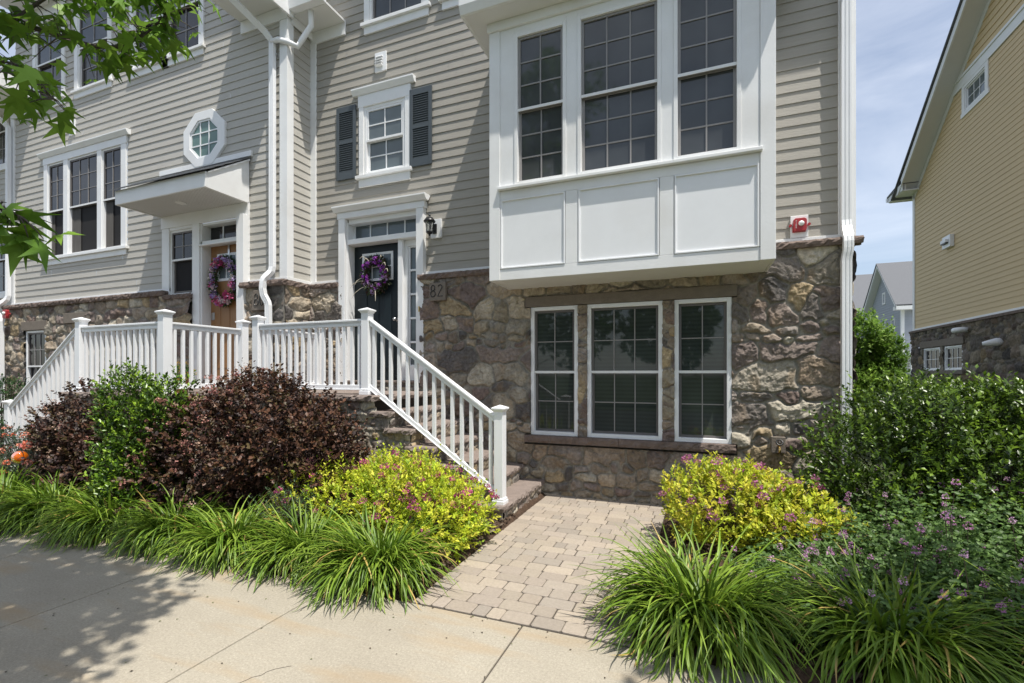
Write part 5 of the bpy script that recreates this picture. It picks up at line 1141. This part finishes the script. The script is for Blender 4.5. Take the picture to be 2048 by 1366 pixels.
lbox('eave_return', 'white', HY, [(-0.80, 0.46, -0.44, 0.0, 7.66, 7.70), (-0.80, 0.46, -0.47, -0.44, 7.68, 7.90)], 0.004, 'boxed eave return at the gable foot')
lbox('eave', 'soffit', HY, [(-0.80, 0.12, 0.001, 9.0, 7.66, 7.70)])
b = MB(); b.prism([(-0.85, 7.86), (0.46, 7.90), (0.46, 8.02), (-0.85, 7.90)], -0.50, 9.0, 'y'); b.build('eave_roof', 'shingle', HY, local=True)
b = MB(); b.prism([(-0.80, 7.70), (-0.92, 7.73), (-0.95, 7.87), (-0.80, 7.87)], -0.5, 9.0, 'y'); b.build('gutter', 'vinyl', HY, local=True)
b = MB(); b.prism([(-0.75, 7.701), (0.44, 7.701), (0.44, 8.0), (0.1, 7.9), (-0.75, 7.85)], -0.40, -0.36, 'y'); b.build('return_face', 'white', HY, local=True)
lbox('downspout', 'vinyl', HY, [(-0.12, -0.04, 0.05, 0.12, 0.1, 7.66)])
window(HY, 3.36, 4.36, 8.74, 9.36, 0.0, 2, 3, fr=0.04, sash='vinyl', gl='glasscurt', single=True, local=True, label='small attic window under the gable band')
lbox('window_trim', 'white', HY, [(3.22, 3.36, -0.03, 0, 8.72, 9.449), (4.36, 4.50, -0.03, 0, 8.72, 9.449), (3.18, 4.54, -0.035, 0, 8.60, 8.719), (3.361, 4.359, -0.03, 0, 9.361, 9.449)])
for x in (0.93, 2.33):
    window(HY, x, x+1.04 if x > 1 else x+1.13, 1.70, 2.40, -0.05, 2, 3, fr=0.05, sash='vinyl', frame='vinyl', gl='glassdark', single=True, local=True, label='basement window nearer the far corner' if x < 1 else 'basement window nearer the white vents')
lbox('lintel', 'lintel', HY, [(0.72, 3.48, -0.10, 0, 2.42, 2.62), (0.8, 3.5, -0.13, 0, 1.60, 1.695)], 0.006)
V = empty('wall_vent', (6.62, 17.4, 5.4), 'white louvred vent on the yellow siding', 'vent', 'white wall vents', rz=R(-90))
b = MB(); b.box(-0.22, 0.25, -0.03, 0.07, -0.17, 0.17); b.box(-0.16, 0.16, -0.10, -0.031, -0.03, 0.06); b.build('hood', 'vinyl', V, bevel=0.005, local=True)
MB().box(-0.15, 0.15, -0.095, -0.032, -0.06, -0.031).build('opening', 'black', V, local=True)
def pipev(y, z, label, direction):
    V = empty('vent_pipe', (6.64, y, z), label, 'vent pipe', 'white vent pipes in the dark stone')
    b = MB(); d = Vector(direction); b.tube([(0.0, 0, 0), (-0.16, 0, 0), Vector((-0.22, 0, 0))+d*0.05, Vector((-0.22, 0, 0))+d*0.22], 0.07, 14); b.build('pipe', 'vinyl', V, smooth=True, local=True)
    b = MB(); e = Vector((-0.22, 0, 0))+d*0.221; b.tube([e, e+d*0.004], 0.058, 14); b.build('opening', 'black', V, local=True)
pipev(16.25, 2.78, 'white vent pipe elbow in the dark stone, pointing away', (0, 1, 0))
V = empty('vent_pipe', (6.64, 14.75, 2.36), 'stubby white cone-shaped vent pipe in the dark stone', 'vent pipe', 'white vent pipes in the dark stone')
b = MB(); b.tube([(0, 0, 0), (-0.10, 0, 0), (-0.22, 0.05, -0.02), (-0.32, 0.10, -0.03)], [0.095, 0.095, 0.07, 0.04], 14); b.build('pipe', 'vinyl', V, smooth=True, local=True)
# shed dormer on the far slope
b = MB(); b.prism([(-0.2, 7.6), (2.0, 7.6), (2.0, 10.9), (-0.2, 10.2)], 0.9, 6.0, 'y'); b.build('dormer_wall', 'yellow', HY, local=True)
b = MB(); b.prism([(-1.1, 10.0), (2.2, 11.25), (2.2, 11.45), (-1.1, 10.2)], 0.5, 6.4, 'y'); b.build('dormer_roof', 'white', HY, local=True)
b = MB(); b.prism([(-1.2, 10.17), (2.2, 11.452), (2.2, 11.5), (-1.2, 10.21)], 0.45, 6.45, 'y'); b.build('dormer_shingles', 'shingle', HY, local=True)

# ================================================================ PALE BLUE HOUSE in the distance
HB = empty('blue_house', (13.1, 47.6, 0), 'distant pale blue house with a white-trimmed gable and grey shingle roof', 'house', None, rz=R(-90))
sl2 = 0.95; w2 = 6.6
siding('siding_wall', HB, (0, 0, 0), 0, w2, 0, 9.75, 0.18, 'blue', local=True, clip=lambda z: ((max(0, (z-6.6)/sl2), w2-max(0, (z-6.6)/sl2)) if z > 6.6 else (0, w2)), lap=0.025)
siding('siding_wall', HB, (w2, 0, 0), 0, 9, 0, 6.6, 0.18, 'blue', local=True, rz=R(90), lap=0.025)
for s_ in (0, 1):
    f = (lambda x: x) if s_ == 0 else (lambda x: w2-x)
    b = MB(); b.prism([(f(-.5), 6.6-.47), (f(3.3), 6.6+3.3*sl2+.003), (f(3.3), 6.6+3.3*sl2+.25), (f(-.5), 6.6-.22)], -0.5, -0.42, 'y'); b.build('rake_board', 'white', HB, local=True)
    b = MB(); b.prism([(f(-.5), 6.6-.47), (f(3.3), 6.6+3.3*sl2+.003), (f(3.3), 6.6+3.3*sl2+.05), (f(-.5), 6.6-.42)], -0.419, 0.0, 'y'); b.build('soffit', 'soffit', HB, local=True)
    b = MB(); b.prism([(f(-.6), 6.6-.25), (f(3.3), 6.6+3.3*sl2+.252), (f(3.3), 6.6+3.3*sl2+.33), (f(-.6), 6.6-.2)], -0.55, 9.5, 'y'); b.build('roof', 'shingle', HB, local=True)
lbox('corner_board', 'white', HB, [(w2-0.15, w2+0.04, -0.04, 0.15, 0, 6.3)]); lbox('corner_board', 'white', HB, [(-0.02, 0.2, -0.04, 0.1, 0, 6.3)])
lbox('eave', 'white', HB, [(w2+0.001, w2+0.6, -0.5, 9, 6.05, 6.3)]); lbox('eave', 'white', HB, [(-.5, -0.001, -0.5, 9, 6.05, 6.3)])
for x in (1.2, 3.2, 5.1):
    window(HB, x-.38, x+.38, 3.6, 5.6, 0, 2, 2, fr=0.1, gl='glassdark', local=True, proud=0.06, mw=.03)
window(HB, 2.95, 3.55, 6.9, 7.8, 0, 1, 1, fr=0.12, gl='glasscurt', single=True, local=True, proud=0.06)
lbox('porch_roof', 'white', HB, [(w2+0.3, w2+2.6, -0.4, 5, 2.75, 3.0)]); lbox('porch_column', 'white', HB, [(w2+0.9, w2+1.15, -0.3, -0.05, 0, 2.75), (w2+2.3, w2+2.5, -0.3, -0.05, 0, 2.75)])
HG = empty('grey_roofed_house', (14, 58, 0), 'farther house of which only a grey shingle roof shows between stone corner and blue gable', 'house')
part('wall', 'blue', HG, [(6, 40, 56, 64, 0, 7.5)])
b = MB(); b.prism([(55.3, 7.3), (60.5, 11.9), (60.5, 12.1), (55.2, 7.5)], 5.5, 40.5, 'x'); b.prism([(65.7, 7.3), (60.5, 11.9), (60.5, 12.1), (65.8, 7.5)], 5.5, 40.5, 'x'); b.build('roof', 'shingle', HG)

# ================================================================ STREET TREES
def star():
    v = [(0, 0, 0), (0, .38, -.02)]; A = [(-130, .42), (-95, .20), (-64, .68), (-33, .25), (0, .78), (33, .25), (64, .68), (95, .20), (130, .42)]
    for a, r in A: v.append((r*math.sin(R(a))*1.0, .36+r*math.cos(R(a)), -.30*r*r*1.6 if r > .35 else 0.02))
    f = [(1, 0, 2)]+[(1, 2+i, 3+i) for i in range(8)]+[(1, 10, 0)]
    return (np.array(v), f)
T_STAR = star()
LC = [(0.16, 0.30, 0.03), (0.19, 0.34, 0.035), (0.12, 0.24, 0.025), (0.22, 0.38, 0.05)]
def leafy(o, pts, per, seed, size=(.10, .15), spread=.10, droop=.7, name='foliage'):
    rs = np.random.RandomState(seed); pts = np.array(pts); n = len(pts)*per
    off = rs.normal(size=(len(pts), per, 3))*spread; P = (pts[:, None]+off).reshape(-1, 3)
    D = norm(np.concatenate([rs.normal(size=(n, 2)), np.full((n, 1), -droop)+rs.normal(size=(n, 1))*.35], 1)); UP = norm(np.array((0, 0, 1.))+rs.normal(size=(n, 3))*.35)
    s = rs.uniform(size[0], size[1], n); col = np.array(LC)[rs.randint(0, 4, n)]*rs.uniform(.8, 1.25, (n, 1))
    return leafmesh(name, P, D, UP, s, s, T_STAR, col, o, 'leaf')
def curve(pts, n):
    P = [Vector(p) for p in pts]; out = []
    for i in range(len(P)-1):
        for k in range(n): 
            t = k/n; a = P[max(i-1, 0)]; b_ = P[i]; c_ = P[i+1]; d = P[min(i+2, len(P)-1)]
            out.append(0.5*((2*b_)+(-a+c_)*t+(2*a-5*b_+4*c_-d)*t*t+(-a+3*b_-3*c_+d)*t*t*t))
    return out+[P[-1]]
TA = empty('sweetgum_tree', (-4.3, 0.2, 0), 'street tree with star-shaped leaves reaching in from the upper left', 'tree')
trunk = MB().tube([(-4.3, .2, -.05), (-4.32, .2, 1.2), (-4.25, .22, 3.2), (-4.2, .25, 5.5), (-4.15, .3, 7.5)], [.13, .10, .09, .065, .03], 12).build('trunk', 'bark', TA, smooth=True)
rs = np.random.RandomState(3)
br = [([(-4.3, .25, 2.9), (-4.35, 1.0, 3.45), (-4.05, 1.62, 3.80), (-3.65, 1.92, 3.74), (-3.42, 2.04, 3.84), (-3.28, 2.10, 3.98)], .022),
      ([(-4.3, .25, 2.5), (-4.2, .9, 3.1), (-3.85, 1.50, 3.44), (-3.55, 1.52, 3.26), (-3.32, 1.53, 3.12)], .014),
      ([(-4.05, 1.62, 3.78), (-3.7, 1.8, 4.08), (-3.45, 2.0, 4.16), (-3.22, 2.10, 4.16)], .012),
      ([(-4.28, .22, 1.7), (-3.5, .45, 2.05), (-2.75, .80, 2.26), (-2.42, .93, 2.22), (-2.30, .96, 2.17)], .010)]
pts = []; tw = MB()
for i, (p, r) in enumerate(br):
    c = curve(p, 8); n = len(c); tw.tube(c, [r*(1-.8*k/n) for k in range(n)], 7)
    st = int(n*(.36 if i in (0,) else .3 if i == 1 else .1 if i == 2 else .70))
    for k in range(st, n):
        for q in range(3 if i == 0 else 4 if i == 2 else 2):
            sp = {0: .10, 1: .07, 2: .10, 3: .045}[i]
            e = c[k]+Vector((rs.normal()*sp, rs.normal()*sp, rs.normal()*sp*.6-.03)); tw.tube([c[k], (c[k]+e)/2+Vector((0, 0, .01)), e], [.004, .003, .0015], 4); pts.append(e)
tw.build('branches', 'bark', TA, smooth=True)
leafy(TA, pts, 1, 1, (.095, .15), .03, .8, 'branch_foliage')
# crown above and behind
def crown(o, cs, per, seed, twn, tr, size=(.12, .17), sp=.16):
    rs = np.random.RandomState(seed); pts = []; b = MB()
    for (c, r, n) in cs:
        P, D = ellip_pts(rs, c, r, n, .25); pts += list(P)
        for p in P[::max(1, int(len(P)/twn))]:
            z0_ = tr[2]+rs.uniform(0, 1.5); b.tube([(tr[0], tr[1], z0_), ((tr[0]+p[0])/2, (tr[1]+p[1])/2, (z0_+p[2])/2+.15), tuple(p)], [.03, .018, .004], 5)
    b.build('limbs', 'bark', o); return leafy(o, pts, per, seed+1, size, sp, .5, 'crown')
crown(TA, [((-3.6, .95, 5.3), (1.0, .55, .5), 60), ((-2.5, 1.0, 5.35), (.85, .36, .35), 60), ((-1.9, .45, 5.3), (.75, .3, .3), 30), ((-4.6, .9, 5.0), (1.1, .7, .7), 90), ((-4.2, .2, 6.2), (1.6, .8, .9), 80), ((-2.9, -.1, 5.6), (1.1, .4, .4), 40), ((-3.9, -.3, 7.4), (1.5, 1.0, 1.0), 110), ((-3.3, -.4, 8.6), (1.1, .9, .8), 80)], 11, 5, 14, (-4.25, .22, 3.2))
TB = empty('street_tree', (3.6, .3, 0), 'street tree standing outside the right edge whose crown shades the right-hand planting', 'tree')
MB().tube([(3.6, .3, -.05), (3.62, .3, 1.5), (3.55, .35, 3.4), (3.5, .4, 6)], [.12, .1, .08, .04], 12).build('trunk', 'bark', TB, smooth=True)
crown(TB, [((3.1, 2.2, 5.0), (.9, .8, .5), 60), ((2.4, 1.7, 5.2), (.7, .6, .5), 34), ((3.9, .9, 5.6), (1.3, 1.2, .8), 70)], 10, 15, 14, (3.58, .33, 3.4))
# planting across the street: seen mirrored in the window glass
for i, (x, y, h, r) in enumerate(((-14, -15, 7.5, 3.0), (-7.5, -17, 8.5, 3.2), (-1.5, -14, 6.5, 2.4), (5.0, -16, 8.0, 3.0), (12, -15, 7.0, 2.8))):
    o = empty('street_tree', (x, y, 0), ('round', 'tall', 'small', 'broad', 'low')[i]+' leafy tree across the street, mirrored in the window glass', 'tree', 'trees across the street')
    MB().tube([(x, y, 0), (x, y, h*.5), (x, y, h*.8)], [.2, .14, .06], 8).build('trunk', 'bark', o)
    rs = np.random.RandomState(300+i); P, D = ellip_pts(rs, (x, y, h*.62), (r, r*.8, h*.36), 1500, .5); bump = 1+.5*(vnoise(P[:, 0], P[:, 2], .7, 9)-.5); P = np.array((x, y, h*.62))+(P-np.array((x, y, h*.62)))*bump[:, None]
    n = len(P); leafmesh('crown', P, norm(rs.normal(size=(n, 3))), norm(rs.normal(size=(n, 3))), rs.uniform(.3, .55, n), rs.uniform(.2, .35, n), T_BROAD, np.array([(0.05, 0.11, 0.02), (0.07, 0.15, 0.03)])[rs.randint(0, 2, n)], o, 'leaf')
